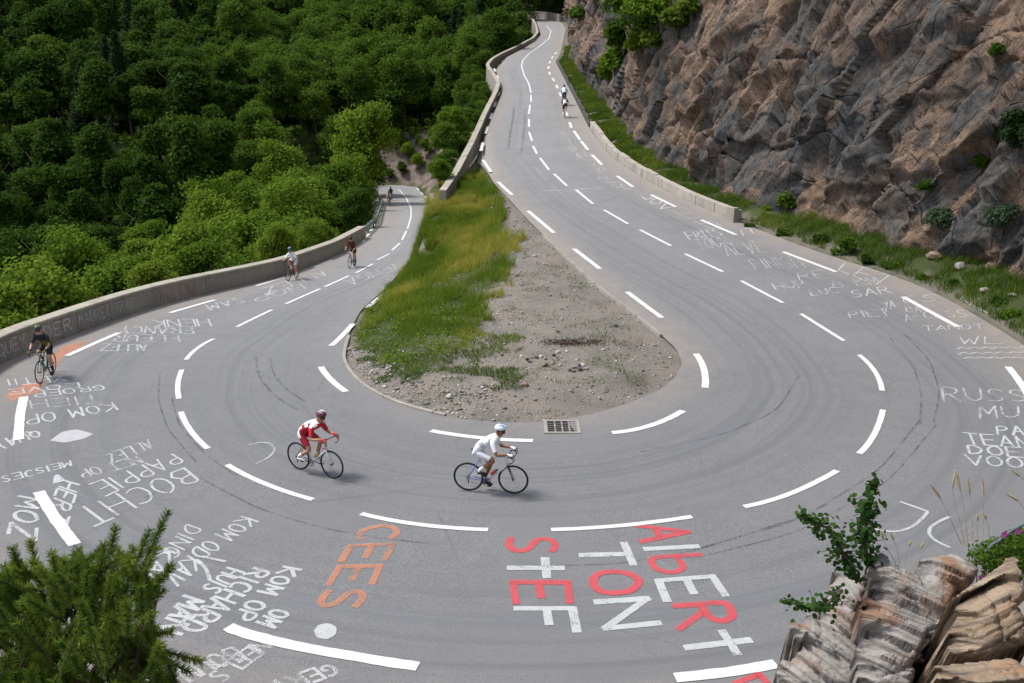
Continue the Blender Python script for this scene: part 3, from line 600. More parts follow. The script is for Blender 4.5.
for t_, px, w, zn in (('ALLEZ', [(148, 440), (104, 456), (154, 448), (112, 464)], .05, 'b'), ('NEELS', [(258, 640), (206, 676), (272, 648), (224, 683)], .06, 'b'), ('BOUW', [(232, 648), (170, 668), (246, 658), (190, 682)], .06, 'b'), ('GERT', [(330, 664), (268, 683), (340, 674), (284, 693)], .06, 'b'),
   ('KEES', [(960, 300), (998, 318), (966, 294), (1004, 312)], .06, 'u'), ('PIET', [(850, 318), (892, 316), (848, 312), (886, 309)], .06, 'u'), ('HUP', [(776, 290), (808, 287), (772, 284), (802, 280)], .07, 'u'), ('FRITS', [(690, 240), (724, 236), (684, 232), (716, 228)], .08, 'u'), ('LUC', [(812, 296), (840, 293), (809, 291), (834, 287)], .07, 'u'), ('DUTCH', [(600, 172), (580, 150), (606, 170), (586, 149)], .10, 'u'), ('2', [], 0, 'b')):
    if px: word(t_, px, w, 'faint', zn)
dash([(246, 446), (262, 438), (280, 444), (272, 462), (256, 464)], .06, 'b', 'faint', 'painted_line')

# ------------------------------------------------------------------ walls
def normals2(P):
    T = np.gradient(P[:, :2], axis=0); T /= np.linalg.norm(T, axis=1)[:, None]+1e-9
    return np.stack([-T[:, 1], T[:, 0]], 1)
def sweep(P, sec, caps=True):
    """P (n,3) base line, sec [(offset to the left of travel, height)] closed outline"""
    N = normals2(P); n = len(P); k = len(sec)
    V = np.zeros((n, k, 3))
    for j, (o, h) in enumerate(sec):
        V[:, j, :2] = P[:, :2]+N*o; V[:, j, 2] = P[:, 2]+h
    F = []
    for i in range(n-1):
        for j in range(k):
            F.append([i*k+j, i*k+(j+1) % k, (i+1)*k+(j+1) % k, (i+1)*k+j])
    F = [f for f in F]
    if caps: F += [list(range(k))[::-1], [(n-1)*k+j for j in range(k)]]
    return V.reshape(-1, 3), F
def poly_mesh(name, parts, smooth=False):
    VV = []; FF = []; off = 0
    for V, F in parts:
        VV.append(np.asarray(V)); FF += [[i+off for i in f] for f in F]; off += len(V)
    me = bpy.data.meshes.new(name); me.from_pydata(np.vstack(VV).tolist(), [], FF); me.update()
    bm = bmesh.new(); bm.from_mesh(me); bmesh.ops.recalc_face_normals(bm, faces=bm.faces); bm.to_mesh(me); bm.free()
    if smooth: me.polygons.foreach_set('use_smooth', [True]*len(me.polygons))
    return me
def sub(line, p, q):
    a = int(np.argmin(np.linalg.norm(line-np.asarray(p)[:2], axis=1))); b = int(np.argmin(np.linalg.norm(line-np.asarray(q)[:2], axis=1)))
    return line[a:b+1] if a <= b else line[b:a+1][::-1]
def blocks(P, sec, seg, gap, jit=0.0):
    s = np.r_[0, np.cumsum(np.linalg.norm(np.diff(P[:, :2], axis=0), axis=1))]; parts = []; a = 0
    while a < s[-1]-.2:
        L = seg*random.uniform(.9, 1.1); b = min(a+L-gap, s[-1]); t = np.linspace(a, b, max(2, int((b-a)/.5)+1))
        Q = np.stack([np.interp(t, s, P[:, k]) for k in range(3)], 1); dz = random.uniform(-jit, jit); do = random.uniform(-jit, jit)
        parts.append(sweep(Q, [(o+do, h+(dz if h > .05 else 0)) for o, h in sec])); a += L
    return parts
def withz(P, zf): return np.c_[P[:, :2], zf(P[:, 0], P[:, 1])]
# parapet along the lower road, from the rail down to the left and on round the bend
wl_path = sub(outer, hit(366, 238, zl), BC+RO*np.array([math.cos(math.radians(203)), math.sin(math.radians(203))]))
wl_path = smoothline(wl_path, .5, 1.0)
Pw = withz(wl_path, zl); Pw[:, 2] = np.where(Pw[:, 1] < 30, zroad(Pw[:, 0], Pw[:, 1]), Pw[:, 2])
sgn = -1 if np.dot(normals2(Pw)[5], (CEN[np.argmin(np.linalg.norm(CEN-Pw[5, :2], axis=1))]-Pw[5, :2])) > 0 else 1   # outward side
WALL_H = .84
wall = empty('parapet_wall', (float(Pw[40, 0]), float(Pw[40, 1]), float(Pw[40, 2])), 'long grey stone parapet wall with a pale coping curving along the lower road', 'wall')
loc0 = np.array(wall.location)
link('wall_body', poly_mesh('wall_body', blocks(Pw-loc0, [(sgn*.02, -.3), (sgn*.05, WALL_H-.1), (sgn*.5, WALL_H-.1), (sgn*.55, -3.2)], 3.4, .04, .008)), M['wallc'], wall)
link('coping', poly_mesh('coping', blocks(Pw-loc0, [(sgn*.0, WALL_H-.098), (sgn*.0, WALL_H-.02), (sgn*.03, WALL_H), (sgn*.52, WALL_H), (sgn*.56, WALL_H-.02), (sgn*.56, WALL_H-.098)], 3.4, .015, .004)), M['cop'], wall)
Nw = normals2(Pw)*sgn; Sw = np.r_[0, np.cumsum(np.linalg.norm(np.diff(Pw[:, :2], axis=0), axis=1))]
def wall_word(text, u0, u1, vmid, h0, h1, sw, mat):
    uu, vv, dd = project(Pw+[0, 0, .4]); k0 = int(np.argmin(np.abs(uu-u0)+(dd > 80)*999)); k1 = int(np.argmin(np.abs(uu-u1)+(dd > 80)*999)); s0, s1 = Sw[k0], Sw[k1]
    VV = []; FF = []; off = 0; n_ = 0
    for c, ls in strokes(text, [(s0, h0), (s1, h0), (s0, h1), (s1, h1)], sw, .35):
        for P in ls:
            P = resample(P, n=max(2, len(P)*3)); T = np.gradient(P, axis=0); T /= np.linalg.norm(T, axis=1)[:, None]+1e-9; N = np.stack([-T[:, 1], T[:, 0]], 1)
            Q = np.stack([P-N*sw/2, P+N*sw/2], 1).reshape(-1, 2)
            base = np.stack([np.interp(Q[:, 0], Sw, Pw[:, k]) for k in range(3)], 1); nn = np.stack([np.interp(Q[:, 0], Sw, Nw[:, k]) for k in (0, 1)], 1)
            oo = .02+.03*(Q[:, 1:2]+.3)/(WALL_H+.2)-.022-.001*n_; n_ = (n_+1) % 5
            VV.append(np.c_[base[:, :2]+nn*oo, base[:, 2]+Q[:, 1]]-loc0); FF.append(grid_faces(len(P), 2)+off); off += len(Q)
    link('wall_lettering', np_mesh('wall_lettering', np.vstack(VV), np.vstack(FF)), M[mat], wall)
wall_word('QUEY', -4, 22, 350, .2, .62, .07, 'faint'); wall_word('DER', 46, 68, 335, .2, .62, .07, 'letter'); wall_word('MAUREC TRACY', 82, 140, 320, .2, .62, .06, 'faint'); wall_word('ANDY VENGA', 160, 194, 300, .15, .65, .06, 'red_faint')
# low wall of kerb blocks on the mountain side of the upper road
kb = smoothline(sub(outer, hit(737, 221, zu), hit(588, 127, zu)), .4, .8); Pk = withz(kb, zu)
sk = 1 if np.dot(normals2(Pk)[5], (Pk[5, :2]-CEN[np.argmin(np.linalg.norm(CEN-Pk[5, :2], axis=1))])) > 0 else -1
o = link('kerb_block_wall', poly_mesh('kerb_block_wall', blocks(Pk, [(sk*.06, -.2), (sk*.08, .42), (sk*.40, .44), (sk*.44, -.2)], 1.7, .03, .02)), M['kerb'])
tag(o, 'low pale wall of square kerb blocks between the upper road and the grassy verge', 'wall')
kd = smoothline(sub(outer, hit(588, 126, zu), hit(556, 62, zu)), .5, .8); Pd = withz(kd, zu)
o = link('edge_kerb', poly_mesh('edge_kerb', blocks(Pd, [(sk*.0, -.2), (sk*.03, .22), (sk*.22, .24), (sk*.26, -.2)], 2.2, .05, .03)), M['stone_dark'])
tag(o, 'dark low broken kerb edging the far grass verge of the upper road', 'kerb')
px, py = Pk[0, :2]; o = link('end_post', poly_mesh('end_post', [sweep(np.array([[px-.1, py+.1, Pk[0, 2]], [px+.2, py-.25, Pk[0, 2]]]), [(sk*.0, -.2), (sk*.04, .62), (sk*.42, .64), (sk*.46, -.2)])]), M['kerb'])
tag(o, 'pale stone post at the near end of the low kerb wall', 'post')
# parapet on the valley side of the upper road, with its retaining face
UT = H([(446, 190), (456, 176), (466, 157), (474, 142), (481, 126), (490, 106), (498.5, 89), (500, 82), (494, 72), (488.5, 64.5), (493, 58.5), (503, 53), (522, 44), (534, 37.5), (538.5, 32), (537, 25), (533.5, 18.5)], lambda x, y: zu(x, y)+.48)
Pu = withz(smoothline(UT, .5, 1.1), zu)
su_ = 1 if normals2(Pu)[20][0] < 0 else -1
upw = empty('retaining_wall', tuple(float(v) for v in Pu[len(Pu)//3]), 'grey block parapet and retaining wall on the valley side of the upper road', 'wall'); l1 = np.array(upw.location)
ks = int(np.argmin(np.abs(Pu[:, 1]-80)))
secn = lambda bot: [(su_*.0, -.4), (su_*.0, .42), (su_*.32, .42), (su_*.42, bot), (su_*.02, bot)]
link('wall_body', poly_mesh('wall_body', blocks(Pu[:ks+1]-l1, secn(-.30), 4.6, .1, .01)+blocks(Pu[ks:]-l1, secn(-3.6), 4.6, .1, .01)), M['wallc'], upw)
link('coping', poly_mesh('coping', blocks(Pu-l1, [(su_*-.02, .422), (su_*-.02, .48), (su_*.35, .48), (su_*.35, .422)], 4.6, .09, .01)), M['cop'], upw)
# wall that closes the far bend
fe = smoothline(sub(outer, (8.8, 192), (-16, 211.5)), .6, 1.5); Pf = withz(fe, zu)
sf = 1 if np.dot(normals2(Pf)[4], Pf[4, :2]-CEN[np.argmin(np.linalg.norm(CEN-Pf[4, :2], axis=1))]) > 0 else -1
o = link('bend_wall', poly_mesh('bend_wall', blocks(Pf, [(sf*.1, -.4), (sf*.1, 1.25), (sf*.5, 1.25), (sf*.55, -.4)], 4, .04, .01)), M['wallc'])
tag(o, 'small stone wall closing the far bend at the top of the upper road', 'wall')
# crash rail on the lower road
gr = smoothline(sub(outer, hit(372, 189.5, zl), hit(366, 237, zl)), .5, 1.0); Pg = withz(gr, zl)
sg = 1 if np.dot(normals2(Pg)[10], Pg[10, :2]-CEN[np.argmin(np.linalg.norm(CEN-Pg[10, :2], axis=1))]) > 0 else -1
rl = empty('crash_barrier', tuple(float(v) for v in Pg[len(Pg)//2]), 'weathered green-grey steel crash barrier on the outside of the lower road', 'barrier'); l2 = np.array(rl.location)
link('rail', poly_mesh('rail', [sweep(Pg-l2, [(sg*.15, .42), (sg*.11, .50), (sg*.16, .56), (sg*.11, .62), (sg*.15, .72), (sg*.19, .72), (sg*.15, .62), (sg*.20, .56), (sg*.15, .50), (sg*.19, .42)])]), M['rail'], rl)
for k in range(1, len(Pg)-1, 5):
    b = Pg[k]-l2; n2 = normals2(Pg)[k]*sg; q = b[:2]+n2*.26
    link('post', poly_mesh('post', [([(q[0]+dx*.06, q[1]+dy*.06, b[2]+z) for z in (-.5, .72) for dx, dy in ((-1, -1), (1, -1), (1, 1), (-1, 1))], [[0, 1, 2, 3], [4, 5, 6, 7], [0, 1, 5, 4], [1, 2, 6, 5], [2, 3, 7, 6], [3, 0, 4, 7]])]), M['rail'], rl)
# thin concrete edging round the island
for a, b_, nm in (((545, 236), (662, 336), 0), ((345, 336), (440, 418), 1)):
    e_ = smoothline(sub(inner, hit(*a), hit(*b_)), .3, .3); Pe = withz(e_, zroad)
    Pe[:, 2] += .02*(fbm(Pe[:, 0]*2, Pe[:, 1]*2, 8)-.5)
    se = 1 if np.dot(normals2(Pe)[4], BC-Pe[4, :2]) > 0 else -1
    o = link('concrete_edging', poly_mesh('concrete_edging', blocks(Pe, [(-se*.02, -.1), (-se*.01, .05), (se*.09, .055), (se*.1, -.1)], 1.9, .03, .008)), M['conc'])
    tag(o, ['narrow concrete edging between the gravel island and the upper road', 'narrow concrete edging round the grassy left end of the island'][nm], 'kerb')
# storm drain
gc = hit(562, 427); ge = empty('storm_drain', (gc[0], gc[1], zroad(gc[0], gc[1])+.004), 'square cast-iron storm drain in the asphalt at the tip of the gravel island', 'drain')
def boxv(x0, x1, y0, y1, z0, z1):
    return [(x, y, z) for z in (z0, z1) for x, y in ((x0, y0), (x1, y0), (x1, y1), (x0, y1))], [[3, 2, 1, 0], [4, 5, 6, 7], [0, 1, 5, 4], [1, 2, 6, 5], [2, 3, 7, 6], [3, 0, 4, 7]]
fr = [boxv(-.46, .46, .37, .45, -.06, .02), boxv(-.46, .46, -.45, -.37, -.06, .02), boxv(-.46, -.37, -.37, .37, -.06, .02), boxv(.37, .46, -.37, .37, -.06, .02)]
link('drain_frame', poly_mesh('drain_frame', fr), M['conc'], ge)
link('drain_pit', poly_mesh('drain_pit', [boxv(-.37, .37, -.37, .37, -.05, .0)]), simple('drain_dark', (.008, .008, .008), .9), ge)
link('drain_bars', poly_mesh('drain_bars', [boxv(x-.018, x+.018, -.368, .368, .001, .014) for x in (-.18, 0, .18)]+[boxv(-.368, .368, y-.008, y+.008, .0005, .009) for y in (-.22, -.07, .07, .22)]), M['stone'], ge)

# ------------------------------------------------------------------ cliff on the mountain side
ob = [np.array(p) for p in ((23, 6), (22.5, 16), (21.6, 24))]
nOut = (OUT-CEN)/np.linalg.norm(OUT-CEN, axis=1)[:, None]
for k in range(S_UPST, len(OUT)):
    if 30 < OUT[k, 1] < 196 and OUT[k, 0] > 4: ob.append(OUT[k]+nOut[k]*(verge_w(OUT[k, 1])+.2))
ob.append(np.array([13.5, 206])); ob.append(np.array([22, 216]))
cb = smoothline(np.array(ob), .5, 2.2); cs = np.r_[0, np.cumsum(np.linalg.norm(np.diff(cb, axis=0), axis=1))]
pos = [0.0]
while pos[-1] < cs[-1]:
    q = np.array([np.interp(pos[-1], cs, cb[:, k]) for k in (0, 1)]); pos.append(pos[-1]+max(.08, .0023*math.hypot(*q)))
pos = np.array(pos[:-1]); CB = np.stack([np.interp(pos, cs, cb[:, k]) for k in (0, 1)], 1)
cn = normals2(smoothline(cb, .5, 4.0)); cs2 = np.linspace(0, cs[-1], len(cn)); CNn = np.stack([np.interp(pos, cs2, cn[:, k]) for k in (0, 1)], 1)
if CNn[len(CNn)//2][0] > 0: CNn = -CNn               # towards the road
hh = np.r_[np.arange(-.8, 13, .085), np.arange(13, 27, .4)]
Sg, Hg = np.meshgrid(pos, hh, indexing='ij'); dist = np.hypot(CB[:, 0], CB[:, 1])[:, None]
wx = 1.3*(fbm(Sg/8, Hg/8, 31, 2)-.5); wy = 1.3*(fbm(Sg/8, Hg/8, 32, 2)-.5)
al = -(Sg+wx)*.50+(Hg+wy)*.87; pe = (Sg+wx)*.87+(Hg+wy)*.50; lg = (Hg+wy)*.94+(Sg+wx)*.34
def saw(q, sharp, seed, along):
    """joint set: long sloping faces that break off at a sharp edge, each bench with its own throw"""
    i_ = np.floor(q); f = q-i_; k_ = hash2(i_.astype(int), np.floor(along).astype(int), seed)*.9+.1
    f1 = np.floor(along); fa = along-f1; k2 = hash2(i_.astype(int), (f1+1).astype(int), seed)*.9+.1; kk_ = k_+(k2-k_)*smooth01((fa-.8)/.2)
    return np.where(f < sharp, f/sharp, (1-f)/(1-sharp))*kk_
o1, r1, e1 = cells(al/6.0, pe/3.0, 41, 1.2, 3.2); o2, r2, e2 = cells(al/2.6+3, pe/1.3, 51, 1.6, 3.4); o3, r3, e3 = cells(al/1.0, pe/.6+7, 61, 2.0, 3.2); o4, r4, e4 = cells(al/.42+2, pe/.27, 71, 2.0, 3.0)
disp = 1.7*saw(pe/4.2+.5*fbm(Sg/9, Hg/9, 90, 2), .85, 91, al/8)+.55*saw(lg/3.1+.4*fbm(Sg/5, Hg/5, 92, 2), .12, 93, pe/3)+.35*saw(pe/1.3, .8, 95, al/2.6)-1.4
disp += 1.05*o1+.50*o2+.20*o3+.07*o4+1.6*(fbm(Sg/14, Hg/14, 81, 2)-.5)
disp += -.55*np.exp(-e1/.012)-.22*np.exp(-e2/.014)
foot = np.clip((Hg+.3)/1.6, 0, 1); disp = disp*(.35+.65*foot)+.9*(1-foot)*0
disp = disp*.62; lean = .17*Hg+1.5*np.maximum(0, Hg-22)
base_z = zu(CB[:, 0], CB[:, 1])[:, None]
CV = np.zeros(Sg.shape+(3,)); CV[..., 0] = CB[:, 0:1]+CNn[:, 0:1]*(disp-lean); CV[..., 1] = CB[:, 1:2]+CNn[:, 1:2]*(disp-lean); CV[..., 2] = base_z+Hg+.35*o2*foot
cliff = link('rock_cliff', np_mesh('rock_cliff', CV.reshape(-1, 3), grid_faces(*Sg.shape), {'block': r2.ravel(), 'flake': r3.ravel(), 'joint': np.stack([al, pe, Sg*0], -1).reshape(-1, 3)}), M['cliff'])
tag(cliff, kind='structure')
CU, CVv, CD = project(CV.reshape(-1, 3))
def on_cliff(u, v, r=3.0):
    m = np.hypot(CU-u, CVv-v) < r
    if not m.any(): m = np.hypot(CU-u, CVv-v) < 12
    k = np.where(m)[0]; return CV.reshape(-1, 3)[k[np.argmin(CD[k])]]

# ------------------------------------------------------------------ foliage builders
def leaf_quads(Pc, Nn, L, Wd, rng):
    n = len(Pc); r = rng.normal(size=(n, 3)); a = np.cross(Nn, r); a /= np.linalg.norm(a, axis=1)[:, None]+1e-9; b = np.cross(Nn, a); b /= np.linalg.norm(b, axis=1)[:, None]+1e-9
    L = (L*rng.uniform(.7, 1.3, n))[:, None]; W_ = L*Wd
    V = np.stack([Pc-a*L*.5, Pc+b*W_*.5+Nn*L*.08, Pc+a*L*.5, Pc-b*W_*.5+Nn*L*.08], 1)
    return V.reshape(-1, 3), np.arange(4*n).reshape(n, 4)
def crown_mesh(name, R, zc, hz, lobes, leaves, leaf, seed, mat, wd=.7, cone=0.0):
    rng = np.random.default_rng(seed); P = []; N = []; Rn = []
    for k in range(lobes):
        while True:
            c = rng.uniform(-1, 1, 3)
            if np.linalg.norm(c) < 1 and (c[2] > -.75): break
        c = c/max(.55, np.linalg.norm(c))*rng.uniform(.45, .85)
        sh = 1-cone*(c[2]*.5+.5); cc = c*np.array([R*.8*sh, R*.8*sh, hz*.85]); lr = R*rng.uniform(.26, .46)*(1-cone*.35*(c[2]+.3))
        m = int(leaves/lobes); d = rng.normal(size=(m, 3)); d /= np.linalg.norm(d, axis=1)[:, None]; d[:, 2] = np.where(d[:, 2] < -.35, -d[:, 2], d[:, 2])
        rad = lr*(rng.uniform(.35, 1.0, m)**.45)*(1+.22*rng.normal(size=m)); p = cc+d*rad[:, None]*np.array([1.08, 1.08, .86]); p[:, 2] += zc
        nn = d*.55+rng.normal(size=(m, 3))*.55+np.array([0, 0, .35]); P.append(p); N.append(nn/np.linalg.norm(nn, axis=1)[:, None]); Rn.append(np.clip(rng.normal(rng.uniform(.25, .75), .16, m), 0, 1))
    P = np.vstack(P); N = np.vstack(N); V, F = leaf_quads(P, N, leaf, wd, rng)
    me = np_mesh(name, V, F, {'rnd': np.repeat(np.concatenate(Rn), 4)}); me.materials.append(M[mat]); return me
def tube_np(P, R, k=6):
    P = np.asarray(P, float); n = len(P); T = np.gradient(P, axis=0); T /= np.linalg.norm(T, axis=1)[:, None]+1e-9
    up = np.where(np.abs(T[:, 2:3]) > .9, np.array([[1., 0, 0]]), np.array([[0, 0, 1.]])); A_ = np.cross(T, up); A_ /= np.linalg.norm(A_, axis=1)[:, None]; B_ = np.cross(T, A_)
    R = np.broadcast_to(np.asarray(R, float), (n,)); ang = np.arange(k)*2*math.pi/k
    V = P[:, None]+(A_[:, None]*np.cos(ang)[None, :, None]+B_[:, None]*np.sin(ang)[None, :, None])*R[:, None, None]
    F = [[i*k+j, i*k+(j+1) % k, (i+1)*k+(j+1) % k, (i+1)*k+j] for i in range(n-1) for j in range(k)]
    F += [list(range(k))[::-1], [(n-1)*k+j for j in range(k)]]
    return V.reshape(-1, 3), F
def trunk_mesh(h, r, seed, limbs=5):
    rng = random.Random(seed); parts = []
    P = [(rng.uniform(-.1, .1)*i*.3, rng.uniform(-.1, .1)*i*.3, h*i/5) for i in range(6)]; P[0] = (0, 0, -.8)
    parts.append(tube_np(P, np.linspace(r, r*.35, 6), 7))
    for k in range(limbs):
        z0 = h*rng.uniform(.35, .8); a = rng.uniform(0, 6.28); L = h*rng.uniform(.25, .4)
        parts.append(tube_np([(0, 0, z0), (math.cos(a)*L*.5, math.sin(a)*L*.5, z0+L*.35), (math.cos(a)*L, math.sin(a)*L, z0+L*.9)], [r*.4, r*.25, r*.1], 5))
    me = poly_mesh('trunk', parts, True); me.materials.append(M['bark']); return me
def conifer_mesh(name, h, R, n, leaf, seed, mat):
    rng = np.random.default_rng(seed); P = []; N = []
    for k in range(int(h/.35)):
        z = h*(.12+.88*k/(h/.35)); rr = R*(1-(z/h))**.8+.12; m = int(n*rr/R/(h/.35)*1.7)+3
        a0 = rng.integers(6, 9); br = rng.uniform(0, 6.28); a = br+(rng.integers(0, a0, m)*6.283/a0)+rng.normal(0, .16, m); q = rng.uniform(0, 1, m)**.7*rr*rng.uniform(.85, 1.1)
        P.append(np.stack([np.cos(a)*q, np.sin(a)*q, z-.32*q+rng.normal(0, .09, m)], 1)); d = np.stack([np.cos(a)*.5, np.sin(a)*.5, np.ones(m)], 1)+rng.normal(0, .4, (m, 3)); N.append(d/np.linalg.norm(d, axis=1)[:, None])
    P = np.vstack(P); N = np.vstack(N); V, F = leaf_quads(P, N, leaf, .5, rng)
    me = np_mesh(name, V, F, {'rnd': np.repeat(rng.uniform(0, 1, len(P)), 4)}); me.materials.append(M[mat]); return me
PROTO = {}
def proto(kind, variants): PROTO[kind] = variants
# (crown mesh, trunk mesh) for a tree of nominal height 9 and crown radius 3
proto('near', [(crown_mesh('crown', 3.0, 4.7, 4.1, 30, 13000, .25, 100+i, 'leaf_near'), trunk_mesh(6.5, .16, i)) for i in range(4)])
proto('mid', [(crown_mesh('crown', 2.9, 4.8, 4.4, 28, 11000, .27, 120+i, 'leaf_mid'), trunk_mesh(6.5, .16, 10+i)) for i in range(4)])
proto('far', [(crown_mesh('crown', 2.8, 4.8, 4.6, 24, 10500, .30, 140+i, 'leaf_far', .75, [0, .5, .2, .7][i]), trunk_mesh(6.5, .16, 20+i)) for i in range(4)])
proto('conifer', [(conifer_mesh('crown', 10.0, 2.1, 7000, .32, 160+i, 'needle'), trunk_mesh(8.5, .15, 30+i, 0)) for i in range(2)])
proto('farlow', [(crown_mesh('crown', 2.9, 4.9, 4.5, 16, 3000, .5, 180+i, 'leaf_far'), None) for i in range(3)])

# ------------------------------------------------------------------ the wooded slopes
chk = np.vstack([withz(OUT[::2], zu if False else zroad), Pw+[0, 0, .85], Pu+[0, 0, .8], Pg+[0, 0, .6]])
zc_ = zr_station(OUT[:, 0], OUT[:, 1], np.arange(len(OUT))); zi_ = zr_station(INN[:, 0], INN[:, 1], np.arange(len(INN)))
chk = np.vstack([np.c_[OUT, zc_], np.c_[INN, zi_], np.c_[CEN, zr_station(CEN[:, 0], CEN[:, 1], np.arange(len(CEN)))], Pw[::2]+[0, 0, .6], Pu[::2]+[0, 0, .6], Pf+[0, 0, 1.0]])
bank = np.array([[x_, y_, 0] for x_ in np.arange(-15.5, -8.5, 1.0) for y_ in (139., 142.)]); bank[:, 2] = ground(bank[:, 0], bank[:, 1], False)[0]+.5
cu, cv, cd = project(np.vstack([chk, bank])); okc = (cd < 215) & (cd > 2) & ~((cu < 378) & (cv < 199)) & ~((cu < 531) & (cv < 22.5)); cu, cv, cd = cu[okc], cv[okc], cd[okc]
cand = []
rng = np.random.default_rng(11)
N_C = 11000
d_ = np.sqrt(rng.uniform(30**2, 440**2, N_C)); u_ = rng.uniform(-60, 640, N_C); x_ = (u_-512)/FOC*d_*1.0; y_ = np.sqrt(np.maximum(1, d_**2-x_**2))
gz_, gi_, gs_, gn_ = ground(x_, y_, False)
order = np.argsort(d_); taken = np.zeros((0, 3)); trees = []
for k in order:
    d = d_[k]; x, y, z = x_[k], y_[k], gz_[k]
    if gs_[k] < 1.6 or y < 26: continue
    if gi_[k] >= S_UPST and not gn_[k] and y < 209: continue
    if gn_[k] and y < 66: continue
    if gn_[k] and -19 < x < -6 and 131 < y < 145: continue
    spc = 2.7+.0115*d
    if gn_[k] and 66 <= y < 128 and x > -14: spc = 2.2
    if len(taken) and (np.hypot(taken[:, 0]-x, taken[:, 1]-y) < spc).any(): continue
    if gn_[k] and 66 <= y < 128 and x > -14: sc = rng.uniform(.14, .26)
    else: sc = min(1.4, (spc/3.75))*rng.uniform(.75, 1.25)
    if gs_[k] < 6 and y < 75: sc = min(sc, .22+.10*gs_[k])
    hgt = rng.uniform(.85, 1.2)
    # keep the road in sight: a crown must not stand before it
    ok = False
    for _ in range(3):
        uu, vv, dd = project(np.array([[x, y, z+5.6*sc*hgt]])); R = 3.0*sc*FOC/dd[0]; Rv = 3.9*sc*hgt*FOC/dd[0]
        hid = (((cu-uu[0])/(R*.98))**2+((cv-vv[0])/(Rv*.98))**2 < 1) & (cd > dd[0]-1)
        if not hid.any(): ok = True; break
        sc *= .6
    if not ok or sc < .1: continue
    if vv[0]-Rv > 700 or vv[0]+Rv < -12 or uu[0]+R < -8: continue
    taken = np.vstack([taken, [x, y, spc]]); trees.append((x, y, z, sc, hgt, d, uu[0], vv[0]))
print('TREES', len(trees));
trees.sort(key=lambda t: -t[3]/t[5])
LAB = {'near': ('bright green leafy tree on the steep slope just beyond the parapet wall', 'tree', 'bright trees below the parapet wall'),
 'mid': ('mid green broadleaf tree in the wood between the lower road and the upper wall', 'tree', 'mid green trees on the wooded slope'),
 'far': ('broadleaf tree on the far hillside, its shade put into the leaf colour', 'tree', 'dark trees on the far hillside'),
 'conifer': ('dark pointed conifer among the broadleaf trees of the hillside', 'tree', 'conifers on the hillside'),
 'shrub': ('low green shrub rooted in the rocky bank under the upper road wall', 'shrub', 'shrubs on the bank between the roads')}
def put_tree(kind, x, y, z, sc, hgt, name, lab, first={}):
    v = random.randrange(len(PROTO[kind])); cm, tm = PROTO[kind][v]
    r = empty(name, (x, y, z), *lab); r.rotation_euler = (random.uniform(-.05, .05), random.uniform(-.05, .05), random.uniform(0, 6.28)); r.scale = (sc, sc, sc*hgt)
    link('crown', cm, None, r)
    if tm: link('trunk', tm, None, r)
    return r
rest = []
NTREE = 0; kinds_n = {}
for (x, y, z, sc, hgt, d, u, v) in trees:
    on_bank = y < 128 and x > -14 and y > 62
    lit = (d < 72) or (u > 330 and d < 110) or (v > 120+(330-u)*.55 and d < 125)  # zone given the bright leaf; beyond it the hillside shade is painted darker
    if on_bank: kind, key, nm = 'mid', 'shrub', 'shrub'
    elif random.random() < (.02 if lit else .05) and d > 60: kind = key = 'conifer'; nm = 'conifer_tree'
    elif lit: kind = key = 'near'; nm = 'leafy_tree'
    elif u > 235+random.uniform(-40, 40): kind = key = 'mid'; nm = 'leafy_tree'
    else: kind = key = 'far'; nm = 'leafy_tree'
    if NTREE < 296:
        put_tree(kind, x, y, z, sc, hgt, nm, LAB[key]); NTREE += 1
    else: rest.append((x, y, z, sc, hgt))
VV = []; FF = []; off = 0; RR = []
for (x, y, z, sc, hgt) in rest:
    me = random.choice(PROTO['farlow'])[0]; n = len(me.vertices); co = np.zeros(n*3, np.float32); me.vertices.foreach_get('co', co); co = co.reshape(-1, 3)
    a = random.uniform(0, 6.28); R_ = np.array([[math.cos(a), -math.sin(a), 0], [math.sin(a), math.cos(a), 0], [0, 0, 1]])
    VV.append((co*np.array([sc, sc, sc*hgt]))@R_.T+[x, y, z]); FF.append(np.arange(n).reshape(-1, 4)+off); off += n; RR.append(np.full(n, random.random())*.7+.3*np.repeat(RNG.uniform(0, 1, n//4), 4))
if VV:
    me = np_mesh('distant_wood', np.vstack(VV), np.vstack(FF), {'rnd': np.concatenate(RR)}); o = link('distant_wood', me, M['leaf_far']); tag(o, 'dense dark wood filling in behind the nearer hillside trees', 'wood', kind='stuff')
# undergrowth between the stems
n = 26000; d_ = np.sqrt(rng.uniform(34**2, 210**2, n)); u_ = rng.uniform(-40, 560, n); x_ = (u_-512)/FOC*d_; y_ = np.sqrt(d_**2-x_**2)
g_, gi2, gs2, gn2 = ground(x_, y_, False); keep = (gs2 > 1.2) & ~((gi2 >= S_UPST) & ~gn2) & ~(gn2 & (y_ < 62)) & ~(gn2 & (x_ > -19) & (y_ > 130) & (y_ < 146) & (g_ < -5)) & ~((gs2 < 2.2) & (y_ < 30))
x_, y_, g_, d2 = x_[keep], y_[keep], g_[keep], d_[keep]; n = len(x_)
Pp = np.stack([x_, y_, g_+rng.uniform(.0, .8, n)*np.minimum(1, gs2[keep]/4)], 1); Nn = rng.normal(size=(n, 3))*.5+[0, 0, .8]; Nn /= np.linalg.norm(Nn, axis=1)[:, None]
V, F = leaf_quads(Pp, Nn, 1.0, .8, rng); o = link('undergrowth', np_mesh('undergrowth', V, F, {'rnd': np.repeat(rng.uniform(0, 1, n), 4)}), M['leaf_mid']); tag(o, 'low green undergrowth covering the wooded slope', 'undergrowth', kind='stuff')

